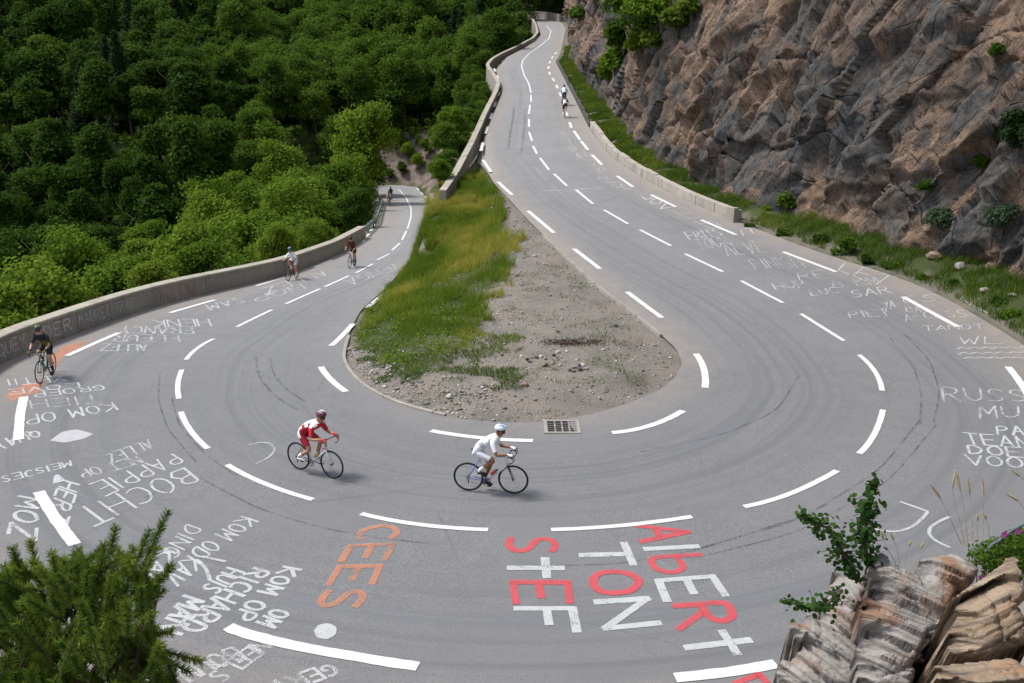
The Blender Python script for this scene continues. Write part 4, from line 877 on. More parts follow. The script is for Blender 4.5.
# ------------------------------------------------------------------ grass, stones and plants
def blades(Pb, h, w, rng, lean=.45):
    n = len(Pb); a = rng.uniform(0, 2*math.pi, n); s = np.stack([np.cos(a), np.sin(a), np.zeros(n)], 1)*(w/2)[:, None]
    b = rng.normal(0, lean, (n, 2))*h[:, None]; m = Pb.copy(); m[:, :2] += b*.35; m[:, 2] += h*.6; t = Pb.copy(); t[:, :2] += b; t[:, 2] += h*.95
    V = np.stack([Pb-s, Pb+s, m+s*.7, t, m-s*.7], 1).reshape(-1, 3); i = np.arange(n)*5
    Q = np.stack([i, i+1, i+2, i+4], 1); T = np.stack([i+4, i+2, i+3, i+3], 1)
    return V, Q, T
def grass_obj(name, Pb, h, w, rnd, mat, label, lean=.45):
    V, Q, T = blades(Pb, h, w, rng, lean); k = len(Pb)
    me = bpy.data.meshes.new(name); T3 = T[:, :3]
    me.vertices.add(len(V)); me.vertices.foreach_set('co', V.astype(np.float32).ravel())
    lv = np.concatenate([Q.ravel(), T3.ravel()]).astype(np.int32); me.loops.add(len(lv)); me.loops.foreach_set('vertex_index', lv)
    ls = np.concatenate([np.arange(k)*4, 4*k+np.arange(k)*3]).astype(np.int32); me.polygons.add(2*k); me.polygons.foreach_set('loop_start', ls)
    me.polygons.foreach_set('loop_total', np.concatenate([np.full(k, 4), np.full(k, 3)]).astype(np.int32)); me.update(calc_edges=True)
    at = me.attributes.new('rnd', 'FLOAT', 'POINT'); at.data.foreach_set('value', np.repeat(rnd, 5).astype(np.float32))
    o = link(name, me, M[mat]); return tag(o, label, name.replace('_', ' '), kind='stuff')
GS = [(350, 340), (375, 335), (430, 345), (480, 330), (500, 336), (522, 342), (520, 352), (492, 352), (500, 362), (528, 364), (524, 372), (498, 384), (470, 390), (446, 378), (420, 380), (392, 372), (366, 356)]
n = 600000; x_ = np.r_[rng.uniform(-9, 6, 400000), rng.uniform(-6.5, -2, 200000)]; y_ = np.r_[rng.uniform(23.5, 66, 400000), rng.uniform(43, 60, 200000)]; g_, gi2, gs2, gn2 = ground(x_, y_)
u2, v2, d2 = project(np.stack([x_, y_, g_], 1)); jx = 75*(fbm(x_*1.3, y_*1.3, 77)-.5); jy = 40*(fbm(x_*1.3, y_*1.3, 78)-.5)
tall = inpoly(u2+jx, v2+jy, GP) & (gs2 > .25) & gn2; clump = fbm(x_*.9, y_*.9, 55)
short = inpoly(u2+jx*2, v2+jy*1.3, GS) & (gs2 > .4) & gn2 & ~tall & (clump > .40+.1*rng.uniform(size=n))
tall &= (rng.uniform(size=n) < .22+.78*(clump > .43))
hk = np.clip((352-v2)/40, .22, 1); Pb = np.stack([x_, y_, g_], 1)
hh_ = (.12+.50*clump)*hk*rng.uniform(.5, 1.3, n)
yel = fbm(x_*.45, y_*.45, 66); rn = np.clip(.15+(yel-.42)*2.6+rng.normal(0, .18, n), 0, 1)
k = np.where(tall)[0]; k = rng.permutation(k)[:110000]
grass_obj('tall_grass', Pb[k], hh_[k], .012+.012*rng.uniform(size=len(k)), rn[k], 'grass', 'tall yellow-green grass covering the left side of the island')
k = rng.permutation(np.where(short)[0])[:34000]
grass_obj('short_grass', Pb[k], .05+.10*rng.uniform(size=len(k)), np.full(len(k), .018), np.clip(rn[k]*.6+.1, 0, 1), 'grass_green', 'short green tufts thinning out into the gravel of the island', .7)
spars = gn2 & (gs2 > .3) & ~tall & ~short & (y_ < 46) & (fbm(x_*1.7, y_*1.7, 91) > .60)
k = np.where(spars)[0]; k = k[rng.uniform(size=len(k)) < .22]
grass_obj('weeds', Pb[k], .03+.06*rng.uniform(size=len(k)), np.full(len(k), .02), rng.uniform(0, .7, len(k)), 'grass_green', 'sparse low weeds scattered over the bare gravel', .9)
# leafy weeds among the grass
k = np.where(tall & (clump < .5) & (v2 > 290))[0][:2600]; Nn = rng.normal(size=(len(k), 3))*.5+[0, -.3, .8]; Nn /= np.linalg.norm(Nn, axis=1)[:, None]
V, F = leaf_quads(Pb[k]+np.c_[np.zeros((len(k), 2)), rng.uniform(.02, .22, len(k))], Nn, .09, .7, rng); o = link('leafy_weeds', np_mesh('leafy_weeds', V, F, {'rnd': np.repeat(rng.uniform(.3, 1, len(k)), 4)}), M['leaf_near']); tag(o, 'broad-leaved weeds mixed into the grass of the island', 'weeds', kind='stuff')
# verge on the mountain side
n = 150000; kk = rng.integers(S_UPST-4, len(OUT)-30, n); fr_ = rng.uniform(size=n); Pv = OUT[kk]+nOut[kk]*(.45+fr_*(verge_w(OUT[kk, 1])+.7))[:, None]+rng.normal(0, .3, (n, 2))
g_, gi2, gs2, gn2 = ground(Pv[:, 0], Pv[:, 1]); cl = fbm(Pv[:, 0]*.8, Pv[:, 1]*.8, 35)
ok = (gs2 > .35) & ~gn2 & (Pv[:, 1] < 140) & (Pv[:, 1] > 24) & (cl > np.where(Pv[:, 1] > 52, .38, .44)) & (rng.uniform(size=n) < np.clip(55/np.maximum(Pv[:, 1], 20), .3, 1)); k = np.where(ok)[0][:85000]
yv = Pv[k, 1]; grass_obj('verge_grass', np.c_[Pv[k], g_[k]], (.10+.34*cl[k])*rng.uniform(.5, 1.2, len(k)), np.where(yv > 60, .05, .022), np.clip(.1+1.6*(fbm(Pv[k, 0]*.5, Pv[k, 1]*.5, 47)-.35)+rng.normal(0, .2, len(k)), 0, 1), 'grass_green', 'rough green grass on the verge below the cliff', .5)
# island gravel: loose stones
oct_v = np.array([(1, 0, 0), (-1, 0, 0), (0, 1, 0), (0, -1, 0), (0, 0, 1), (0, 0, -1)], float); oct_f = np.array([(0, 2, 4), (2, 1, 4), (1, 3, 4), (3, 0, 4), (2, 0, 5), (1, 2, 5), (3, 1, 5), (0, 3, 5)])
n = 60000; x_ = rng.uniform(-6, 6, n); y_ = rng.uniform(23.8, 52, n); g_, gi2, gs2, gn2 = ground(x_, y_); u2, v2, d2 = project(np.stack([x_, y_, g_], 1))
coarse = (inpoly(u2, v2, [(340, 345), (372, 352), (430, 385), (500, 385), (490, 425), (430, 418), (380, 400)]))
dens = np.where(coarse, .55, .16*(fbm(x_*.7, y_*.7, 14) > .47)+.10); ok = gn2 & (gs2 > .12) & (rng.uniform(size=n) < dens); k = np.where(ok)[0][:16000]
sz = rng.lognormal(-3.75, .45, len(k))*np.where(coarse[k], 1.35, 1.0); sz = np.clip(sz, .012, .10); m = len(k)
a = rng.uniform(0, 6.28, m); ca, sa = np.cos(a), np.sin(a); sv = oct_v[None]*rng.uniform(.6, 1.25, (m, 6, 1))*sz[:, None, None]; sv[..., 2] *= .65
V = np.stack([sv[..., 0]*ca[:, None]-sv[..., 1]*sa[:, None]+x_[k][:, None], sv[..., 0]*sa[:, None]+sv[..., 1]*ca[:, None]+y_[k][:, None], sv[..., 2]+(g_[k]+sz*.25)[:, None]], -1).reshape(-1, 3)
F = (oct_f[None]+np.arange(m)[:, None, None]*6).reshape(-1, 3)
def mat_pebble():
    m_, nt, b = newmat('pebbles'); t = NT(nt); r = t.attr('rnd').outputs['Fac']
    t.l(t.ramp(r, [(.0, (.10, .095, .09)), (.35, (.22, .20, .185)), (.7, (.33, .30, .27)), (1.0, (.48, .45, .41))]), b.inputs['Base Color']); b.inputs['Roughness'].default_value = .95; return m_
M['pebble'] = mat_pebble()
o = link('gravel', np_mesh('gravel', V, F, {'rnd': np.repeat(rng.uniform(0, 1, m), 6)}), M['pebble']); tag(o, 'loose grey gravel and pebbles on the island', 'gravel', kind='stuff')
def rock_mesh(r, seed, flat=.7, sub_=3, rough=.35):
    bm = bmesh.new(); bmesh.ops.create_icosphere(bm, subdivisions=sub_, radius=1); rg = random.Random(seed); pl = [(Vector((rg.gauss(0, 1), rg.gauss(0, 1), rg.gauss(0, 1))).normalized(), rg.uniform(.55, .9)) for _ in range(9)]
    for v in bm.verts:
        d = v.co.normalized(); s = 1.0
        for nrm, dd in pl:
            c = d.dot(nrm)
            if c > .05: s = min(s, dd/c)
        s *= 1+.06*(rg.random()-.5); v.co = d*s*r; v.co.z *= flat
    me = bpy.data.meshes.new('stone'); bm.to_mesh(me); bm.free(); return me
SM = [rock_mesh(1, i, .7, 2) for i in range(5)]
def stone(u, v, size, mat, lab, grp=None, name='stone', zf=None):
    p = hit(u, v, lambda a, b: ground(a, b)[0][0]); me = SM[random.randrange(5)].copy(); o = link(name, me, M[mat]); o.location = (p[0], p[1], p[2]+size*.3); o.scale = (size*random.uniform(.8, 1.3), size, size*random.uniform(.7, 1.1)); o.rotation_euler = (random.uniform(-.3, .3), random.uniform(-.3, .3), random.uniform(0, 6))
    return tag(o, lab, 'stone', grp)
M['stone_tan'] = simple('tan_stone', (.21, .155, .115), .95, 0, .3, 6, .2); M['stone_pale'] = simple('pale_stone', (.42, .40, .38), .95, 0, .3, 6, .2)
for u, v in ((570, 371), (575, 368), (580, 370), (583, 366), (586, 369), (574, 372), (579, 366)):
    stone(u, v, random.uniform(.07, .11), random.choice(['stone', 'stone_dark', 'stone_pale']), 'small grey stone in the heap on the bare gravel in mid island', 'stones heaped on the gravel')
for u, v in ((527, 360), (531, 358), (536, 358), (541, 357), (545, 359), (530, 363), (554, 356)):
    stone(u, v, random.uniform(.06, .10), random.choice(['stone', 'stone_dark', 'stone_pale']), 'small grey stone in the loose row beside the last grass tuft', 'stones in a row by the grass')
for u, v, s_, mt, lb in ((545, 366, .12, 'stone_tan', 'tan stone at the end of the grass tuft on the island'), (525, 386, .11, 'stone_tan', 'flat tan stone alone below the grass tufts'), (558, 353, .08, 'stone_pale', 'white stone at the left of the row above the heap'), (567, 352, .07, 'stone_pale', 'white stone above the stone heap'), (535, 257, .10, 'stone_pale', 'white stone high up on the gravel slope'), (450, 398, .12, 'stone_pale', 'largest pale stone in the coarse gravel at the front left of the island'), (640, 394, .08, 'stone_tan', 'single tan stone near the front edge of the island')):
    stone(u, v, s_, mt, lb)
# dried brown tuft on the gravel
p = hit(574, 343, lambda a, b: ground(a, b)[0][0]); n = 1500; q = np.stack([p[0]+rng.normal(0, .55, n), p[1]+rng.normal(0, .22, n)], 1); gz2 = ground(q[:, 0], q[:, 1])[0]
V, Q_, T_ = blades(np.c_[q, gz2], rng.uniform(.02, .08, n), np.full(n, .03), rng, .9); o = link('dried_tuft', np_mesh('dried_tuft', V, np.vstack([Q_])), simple('dried_plant', (.085, .05, .04), .95, 0, .3, 9)); tag(o, 'dark reddish dried plant tuft on the bare gravel', 'dried plant')

# shrubs pressed against the valley side of the upper parapet
for i, (k_, off_, R) in enumerate([(6, 1.0, .8), (11, 1.4, .9), (16, 1.1, .9), (21, 1.6, 1.1), (26, 1.2, 1.0), (31, 1.8, 1.2), (36, 1.3, 1.1), (41, 1.7, 1.2), (46, 1.4, 1.2), (52, 1.6, 1.3), (58, 1.5, 1.2), (65, 1.7, 1.3), (24, 2.9, 1.1), (34, 3.2, 1.2), (44, 3.1, 1.3), (56, 3.0, 1.3)]):
    q = Pu[min(k_*2, len(Pu)-2)]; nn = normals2(Pu)[min(k_*2, len(Pu)-2)]*su_; x0, y0 = q[0]+nn[0]*off_, q[1]+nn[1]*off_; z0 = float(ground(np.array([x0]), np.array([y0]))[0][0]); top = q[2]+.25
    r = empty('shrub', (x0, y0, min(z0, top-1.0)), 'dark green shrub pressed against the valley side of the upper parapet wall', 'shrub', 'shrubs along the upper parapet'); sc = R/3.0; link('crown', PROTO['mid'][i % 4][0], None, r); link('trunk', PROTO['mid'][i % 4][1], None, r); h_ = max(.6, (top-min(z0, top-1.0))/9.0/sc); r.scale = (sc, sc, sc*min(h_, 1.6)); r.rotation_euler.z = i*1.3
for i, (u, v, R) in enumerate([(402, 176, .9), (418, 170, 1.1), (432, 178, .9), (426, 158, 1.2), (440, 190, .8), (408, 160, 1.2), (446, 168, 1.3), (390, 180, .8), (452, 150, 1.4), (396, 150, 1.5), (436, 146, 1.3)]):
    p = hit(u, v, lambda a, b: ground(a, b)[0][0]); r = empty('shrub', tuple(p), 'low green shrub on the rocky bank beyond the end of the lower road', 'shrub', 'shrubs on the rocky bank'); link('crown', PROTO['near' if i % 3 else 'mid'][i % 4][0], None, r); link('trunk', PROTO['near'][i % 4][1], None, r); sc = R/3; r.scale = (sc, sc, sc*.8); r.rotation_euler.z = i*1.7
for i in range(13):
    x0 = -7+i*1.7; y0 = 211.5+RNG.uniform(0, 4); R = RNG.uniform(1.4, 2.2); z0 = float(ground(np.array([x0]), np.array([y0]))[0][0])
    r = empty('shrub', (x0, y0, z0-.3), 'green bush behind the small wall that closes the far bend', 'shrub', 'bushes behind the far wall'); link('crown', PROTO['mid'][i % 4][0], None, r); link('trunk', PROTO['mid'][i % 4][1], None, r); sc = R/3; r.scale = (sc, sc, sc); r.rotation_euler.z = i*1.7
# rubble and bushes at the foot of the cliff and on it
for i, (u, v, s_) in enumerate([(935, 258, .75), (960, 268, .55), (985, 292, .5), (1005, 262, .8), (948, 285, .3), (1012, 296, .35)]):
    o = stone(u, v, s_*.42, 'stone_tan' if i % 3 == 0 else 'stone', 'broken boulder in the rubble at the right foot of the cliff', 'boulders at the cliff foot', 'boulder')
def bush(p, R, hz, n, leaf, mat, lab, name='bush', cat='bush', grp=None, seed=0, lob=12):
    r = empty(name, tuple(float(v) for v in p), lab, cat, grp); me = crown_mesh('foliage', R, hz*.8, hz, lob, n, leaf, 300+seed, mat); link('foliage', me, None, r)
    link('stem', poly_mesh('stem', [tube_np([(0, 0, -.4), (.05*R, 0, hz*.4), (.2*R, .1*R, hz)], [R*.06, R*.05, R*.02], 5), tube_np([(0, 0, -.2), (-.2*R, .15*R, hz*.9)], [R*.05, R*.02], 5)]), M['bark'], r); return r
for i, (u, v, R, mat, lab) in enumerate([
   (640, 22, 3.6, 'leaf_mid', 'large round green bush in the notch at the top of the cliff'), (662, 8, 2.6, 'leaf_near', 'bright bush right of the large one at the cliff top'), (612, 62, 1.5, 'leaf_near', 'bright green bush halfway up the far cliff'), (606, 74, 1.1, 'leaf_near', 'small green bush hanging under the one on the far cliff'),
   (622, 40, 1.5, 'leaf_mid', 'bush just under the large cliff-top bush'), (640, 50, 1.2, 'leaf_near', 'tuft of bush in the gully below the large cliff-top bush'), (578, 18, 1.4, 'leaf_mid', 'bush at the corner where the far road meets the cliff'), (676, 22, 1.3, 'grass_green', 'bright grassy cushion on the ledge at the cliff top'), (690, 10, 1.2, 'grass_green', 'grassy cushion on the upper ledge near the picture top'), (655, 44, 1.0, 'grass_green', 'grassy cushion at the lower end of the cliff ledge'),
   (1004, 128, 1.0, 'needle', 'dark green sapling growing from the right part of the cliff'), (1016, 140, .7, 'needle', 'smaller dark sapling beside the one at the right cliff'), (938, 222, .65, 'leaf_blue', 'bluish green shrub at the foot of the right cliff'), (1000, 218, .7, 'leaf_blue', 'grey green shrub low on the cliff near the picture edge'),
   (786, 205, .55, 'leaf_mid', 'small bush at the cliff foot above the end post'), (764, 214, .4, 'leaf_near', 'bright small bush on the verge by the end post'), (925, 190, .35, 'leaf_mid', 'little plant in a crack of the right cliff'), (588, 100, .8, 'leaf_near', 'small bush on the far verge under the cliff'), (980, 165, .4, 'leaf_mid', 'little plant under the dark sapling'), (988, 60, .35, 'leaf_mid', 'little plant high in the right cliff crack')]):
    c = on_cliff(u, v); bush(c+np.array([0, -.1*R, -.5*R]), R, R*.8, int(min(5200, 900+1500*R)), np.clip(.0042*np.linalg.norm(c), .14, .5)*(.7 if R < 1 else 1), mat, lab, seed=i)
for i, (u, v, R) in enumerate([(842, 254, .55), (868, 262, .5), (890, 270, .5), (818, 246, .4), (915, 278, .45), (940, 284, .4), (965, 290, .5), (992, 305, .4), (1012, 322, .4), (780, 236, .35), (755, 226, .3), (855, 248, .4)]):
    p = hit(u, v, lambda a, b: ground(a, b)[0][0]); R *= random.uniform(.6, 1.25); bush(p+np.array([random.uniform(-.4, .4), random.uniform(-.3, .5), -.08]), R, R*random.uniform(.35, .7), 1300, .11, ['leaf_mid', 'leaf_far'][i % 2], 'low green weed clump on the verge at the foot of the right cliff', 'weed_clump', 'weed clump', 'weed clumps along the verge', 40+i, 8)

# ------------------------------------------------------------------ foreground: layered rocks, pine bush, sprigs, stems
def seg_dist(u, v, poly):
    d = np.full(u.shape, 1e9); n = len(poly)
    for i in range(n):
        a = np.array(poly[i], float); b = np.array(poly[(i+1) % n], float); ab = b-a; t = np.clip(((u-a[0])*ab[0]+(v-a[1])*ab[1])/(ab@ab), 0, 1)
        d = np.minimum(d, np.hypot(u-a[0]-t*ab[0], v-a[1]-t*ab[1]))
    return d
def fore_rock(name, poly, c, depth, nrm, ldeg, mat, label, seed, step=1.5, amp=1.0):
    """a rock of real size a few metres below the camera; its weathered face carries the layering as relief"""
    poly = np.array(poly, float); u0, v0 = poly.min(0)-2; u1, v1 = poly.max(0)+2
    U, Vv = np.meshgrid(np.arange(u0, u1, step), np.arange(v0, v1, step)); ins = inpoly(U.ravel()+5*(fbm(U.ravel()/9, Vv.ravel()/9, seed)-.5), Vv.ravel()+5*(fbm(U.ravel()/9, Vv.ravel()/9, seed+1)-.5), poly).reshape(U.shape)
    dist = seg_dist(U, Vv, poly); nrm = np.array(nrm, float); nrm /= np.linalg.norm(nrm); P0 = ray(*c)*depth
    a = (U-512)/FOC; b = (341.5-Vv)/FOC; cc, s = math.cos(PITCH), math.sin(PITCH); R = np.stack([a, cc+b*s, -s+b*cc], -1)
    t = (nrm@P0)/(R@nrm); P = R*t[..., None]
    ca, sa = math.cos(math.radians(ldeg)), math.sin(math.radians(ldeg)); al = ((U-c[0])*ca+(Vv-c[1])*sa)/175; ac = (-(U-c[0])*sa+(Vv-c[1])*ca)/175
    w = .02*(fbm(al*1.2, ac*1.2, seed+2, 2)-.5)
    def beds(fr, fa, sd_):          # beds of rock, each broken off at its own places
        i_ = np.floor((ac+w)*fr+.35*np.sin((ac+w)*fr*.7)); h_ = hash2(i_.astype(int), i_.astype(int)*0, sd_); j_ = np.floor(al*fa*(.6+h_)+h_*7+.35*vnoise(ac*30, al*3, sd_+1)); return hash2(i_.astype(int), j_.astype(int), sd_+2)-.5
    B1 = beds(9, 1.5, seed+3); B2 = beds(24, 3.2, seed+9); B3 = beds(55, 6, seed+15); lay = fbm(al*1.1, (ac+w)*17, seed+5, 4)-.5; o1, r1, e1 = cells(al*1.5, ac*2.6, seed+20)
    disp = amp*.6*(.15*B1+.075*B2+.03*B3+.03*lay+.16*o1-.05*np.exp(-e1/.03))
    ins = inpoly((U+16*B1+9*B2*1.2).ravel(), (Vv+10*B1).ravel(), poly).reshape(U.shape)
    er = ins.copy(); dist = np.zeros(U.shape)
    for _ in range(14):
        e2_ = er.copy(); e2_[1:] &= er[:-1]; e2_[:-1] &= er[1:]; e2_[:, 1:] &= er[:, :-1]; e2_[:, :-1] &= er[:, 1:]; er = e2_; dist += er*step
    P = P+nrm*(disp-.10*np.exp(-dist/4))[..., None]+np.array([0, .16, -.06])*np.exp(-dist/6)[..., None]; P[..., 2] += CAM_H
    nr, nc = U.shape; F = grid_faces(nr, nc); keep = ins.ravel()[F].all(1); F = F[keep]
    used = np.unique(F); mp = -np.ones(nr*nc, int); mp[used] = np.arange(len(used)); F = mp[F]; V = P.reshape(-1, 3)[used]
    ed = np.vstack([F[:, [0, 1]], F[:, [1, 2]], F[:, [2, 3]], F[:, [3, 0]]]); key = np.sort(ed, 1); uq, inv, cnt = np.unique(key, axis=0, return_inverse=True, return_counts=True); be = ed[cnt[inv.ravel()] == 1]
    n = len(V); bs = np.unique(be); acc = np.zeros_like(V); cn_ = np.zeros(n)
    for _ in range(3):
        acc[:] = 0; cn_[:] = 0
        for i0, i1 in ((0, 1), (1, 0)): np.add.at(acc, be[:, i0], V[be[:, i1]]); np.add.at(cn_, be[:, i0], 1)
        V[bs] = .4*V[bs]+.6*acc[bs]/cn_[bs, None]
    low = V-nrm*.5+np.array([0, .55, -1.9]); mid_ = V-nrm*.25+np.array([0, .22, -.55])+rng.normal(0, .02, V.shape); bv = np.unique(be); m1 = -np.ones(n, int); m1[bv] = n+np.arange(len(bv)); m2 = -np.ones(n, int); m2[bv] = n+len(bv)+np.arange(len(bv))
    V2 = np.vstack([V, mid_[bv], low[bv]]); W1 = np.stack([be[:, 1], be[:, 0], m1[be[:, 0]], m1[be[:, 1]]], 1); W2 = np.stack([m1[be[:, 1]], m1[be[:, 0]], m2[be[:, 0]], m2[be[:, 1]]], 1)
    L = np.stack([al, ac, w], -1).reshape(-1, 3)[used]; L2 = np.vstack([L, L[bv]+[0, .12, .3], L[bv]+[0, .4, 1.2]])
    Fa = np.vstack([F, W1, W2])[:, ::-1]
    o = link(name, np_mesh(name, V2-V.mean(0), Fa, {'lay': L2}), M[mat]); o.location = tuple(V.mean(0)); return tag(o, label, 'rock')
fore_rock('layered_rock', [(776, 676), (790, 652), (800, 640), (803, 622), (822, 606), (838, 586), (848, 570), (862, 566), (880, 580), (880, 604), (874, 622), (872, 650), (876, 700), (770, 710)], (835, 630), 6.1, (-.35, -.62, .72), 38, 'slab', 'streaked grey and rust layered rock leftmost in the bottom right outcrop', 500)
fore_rock('layered_rock', [(882, 562), (893, 556), (908, 566), (918, 572), (940, 562), (975, 557), (994, 568), (990, 586), (966, 606), (962, 628), (948, 648), (930, 668), (925, 700), (872, 700), (868, 650), (873, 620), (879, 600)], (925, 620), 5.7, (-.16, -.62, .78), 24, 'slab', 'pale layered rock with white streaks in the middle of the bottom right outcrop', 520)
fore_rock('ochre_boulder', [(1040, 560), (1020, 570), (1000, 585), (982, 596), (967, 606), (963, 624), (965, 650), (972, 664), (990, 666), (1012, 659), (1045, 655)], (1000, 625), 5.1, (-.2, -.72, .66), -28, 'slab_warm', 'big ochre boulder with lichen at the right edge of the outcrop', 540, 1.5, .8)
fore_rock('ochre_rock', [(956, 669), (990, 670), (1045, 662), (1045, 700), (956, 700)], (1000, 683), 4.7, (-.1, -.75, .66), -6, 'slab_warm', 'narrow ochre rock lying under the big ochre boulder at the bottom edge', 560, 1.5, .7)
fore_rock('dark_rock', [(930, 640), (970, 610), (990, 640), (985, 700), (905, 700), (915, 665)], (945, 670), 6.1, (-.1, -.6, .75), 20, 'slab', 'shadowed rock in the gap between the pale and ochre rocks', 580, 2.0, .9)
# pine bush at the lower left
pb = empty('pine_bush', tuple(at_depth(70, 683, 5.6)+np.array([0, 0, -1.7])), 'dark green pine bush with upright shoots at the bottom left corner', 'pine bush'); PB0 = np.array(pb.location)
tips = [((168, 511), 1), ((150, 530), .8), ((116, 527), .9), ((105, 545), .6), ((52, 553), .7), ((30, 541), 1), ((12, 548), .7), ((134, 548), .6), ((172, 566), .6), ((164, 590), .8), ((158, 548), .6), ((172, 632), .7), ((202, 662), .8), ((190, 672), .7), ((0, 580), .8), ((78, 548), .8), ((92, 556), .7), ((64, 560), .6), ((-20, 570), .8), ((-30, 600), .8)]
body = [(-30, 575), (0, 565), (20, 552), (45, 560), (75, 553), (112, 540), (140, 560), (160, 560), (164, 590), (152, 615), (160, 640), (180, 668), (150, 690), (120, 720), (-30, 720)]
shoots = []; rgp = np.random.default_rng(5)
for (u, v), L in tips:
    d = rgp.uniform(5.2, 5.9); tip = at_depth(u, v, d); base = at_depth(70+(u-70)*.55, 640+(v-640)*.25, 5.6); shoots.append((base, tip))
bu = rgp.uniform(-30, 185, 2600); bv_ = rgp.uniform(545, 715, 2600); inn_ = inpoly(bu, bv_, body)
for u, v in list(zip(bu[inn_], bv_[inn_]))[:400]:
    d = 5.55+rgp.normal(0, .38); tip = at_depth(u, v, d); dr = np.array([(u-75)/260+rgp.normal(0, .25), rgp.normal(0, .3)-.15, rgp.uniform(.35, 1.0)]); dr /= np.linalg.norm(dr); shoots.append((tip-dr*rgp.uniform(.12, .3), tip))
NP_ = []; ND = []; tw = []; NS_ = []
for bse, tip in shoots:
    L = np.linalg.norm(tip-bse); ax = (tip-bse)/L; Ls = min(L, .42); m = int(430*Ls/.3); q = rgp.uniform(0, 1, m); p = tip-ax*(q*Ls)[:, None]
    r = rgp.normal(size=(m, 3)); r -= (r@ax)[:, None]*ax; r /= np.linalg.norm(r, axis=1)[:, None]; dd_ = r*.8+ax*.62; dd_ /= np.linalg.norm(dd_, axis=1)[:, None]
    NP_.append(p); ND.append(dd_); NS_.append(np.clip(rgp.normal(rgp.uniform(.2, .8), .12, m)+(1-q)*.15, 0, 1)); tw.append(tube_np([bse-PB0, (bse+tip)/2-PB0+rgp.normal(0, .01, 3), tip-PB0], [.007, .005, .002], 4))
NP_ = np.vstack(NP_); ND = np.vstack(ND); m = len(NP_); Ln = rgp.uniform(.028, .048, m)[:, None]; sd_ = np.cross(ND, rgp.normal(size=(m, 3))); sd_ /= np.linalg.norm(sd_, axis=1)[:, None]; sd_ *= .0022
V = np.stack([NP_-sd_, NP_+sd_, NP_+ND*Ln+sd_*.5, NP_+ND*Ln-sd_*.5], 1).reshape(-1, 3)-PB0
link('needles', np_mesh('needles', V, np.arange(4*m).reshape(m, 4), {'rnd': np.repeat(np.concatenate(NS_), 4)}), M['needle_near'], pb)
for k in range(16):
    t_ = at_depth(rgp.uniform(10, 160), rgp.uniform(590, 670), 5.6+rgp.normal(0, .2))-PB0; tw.append(tube_np([(0, 0, -.6), t_*.45+[0, 0, .1], t_], [.03, .018, .008], 6))
link('twigs', poly_mesh('twigs', tw), M['bark'], pb)
# leafy sprigs at the left edge of the rocks
def sprig(pts, depth, nleaf, leaf, spread, lab, seed):
    rg = np.random.default_rng(seed); P = np.array([at_depth(u, v, depth+dd) for u, v, dd in pts]); P = resample(P, n=24); r = empty('leafy_sprig', tuple(P[0]), lab, 'shrub'); P0 = P[0]
    q = rg.uniform(.02, 1, nleaf); c = np.stack([np.interp(q*23, np.arange(24), P[:, k]) for k in range(3)], 1)
    sprd = spread*(np.interp(q, [0, .25, .6, 1], [.7, 1.25, .9, .35]))*(.75+.4*np.sin(q*23+seed))
    off_ = rg.normal(size=(nleaf, 3))*sprd[:, None]*.5; pl = c+off_; N = off_/(np.linalg.norm(off_, axis=1)[:, None]+1e-9)*.5+rg.normal(0, .4, (nleaf, 3))+[0, -.35, .7]; N /= np.linalg.norm(N, axis=1)[:, None]
    V, F = [], []
    a = np.cross(N, rg.normal(size=(nleaf, 3))); a /= np.linalg.norm(a, axis=1)[:, None]; b = np.cross(N, a); L = leaf*rg.uniform(.6, 1.25, nleaf)
    th = np.linspace(0, 2*math.pi, 7)[:-1]; ring = pl[:, None]+(a[:, None]*np.cos(th)[None, :, None]+b[:, None]*np.sin(th)[None, :, None]*.8)*(L*.5)[:, None, None]-N[:, None]*(L*.10*(1+np.cos(2*th)[None, :]).T).T[..., None]*.6
    V = ring.reshape(-1, 3)-P0; F = np.arange(nleaf*6).reshape(nleaf, 6)
    link('leaves', np_mesh('leaves', V, F, {'rnd': np.repeat(np.clip(rg.normal(.35+.35*q, .2), 0, 1), 6)}), M['sprig'], r)
    parts = [tube_np(P-P0, np.linspace(.012, .003, 24), 5)]
    for k in range(0, nleaf, 5): parts.append(tube_np([c[k]-P0, pl[k]-P0], [.003, .0015], 4))
    link('stem', poly_mesh('stem', parts), M['bark'], r)
sprig([(870, 566, 0), (864, 548, 0), (866, 520, -.05), (870, 495, -.05), (876, 478, -.1)], 6.0, 480, .036, .115, 'upright leafy sprig standing highest behind the layered rocks', 3)
sprig([(858, 580, 0), (846, 560, -.05), (838, 540, -.1), (822, 524, -.1), (800, 514, -.15)], 6.0, 420, .034, .09, 'leafy sprig leaning left out of the layered rocks', 5)
sprig([(842, 590, 0), (828, 603, -.05), (812, 608, -.1), (796, 604, -.1), (785, 602, -.15)], 5.9, 210, .032, .075, 'short leafy sprig reaching left at the edge of the layered rocks', 8)
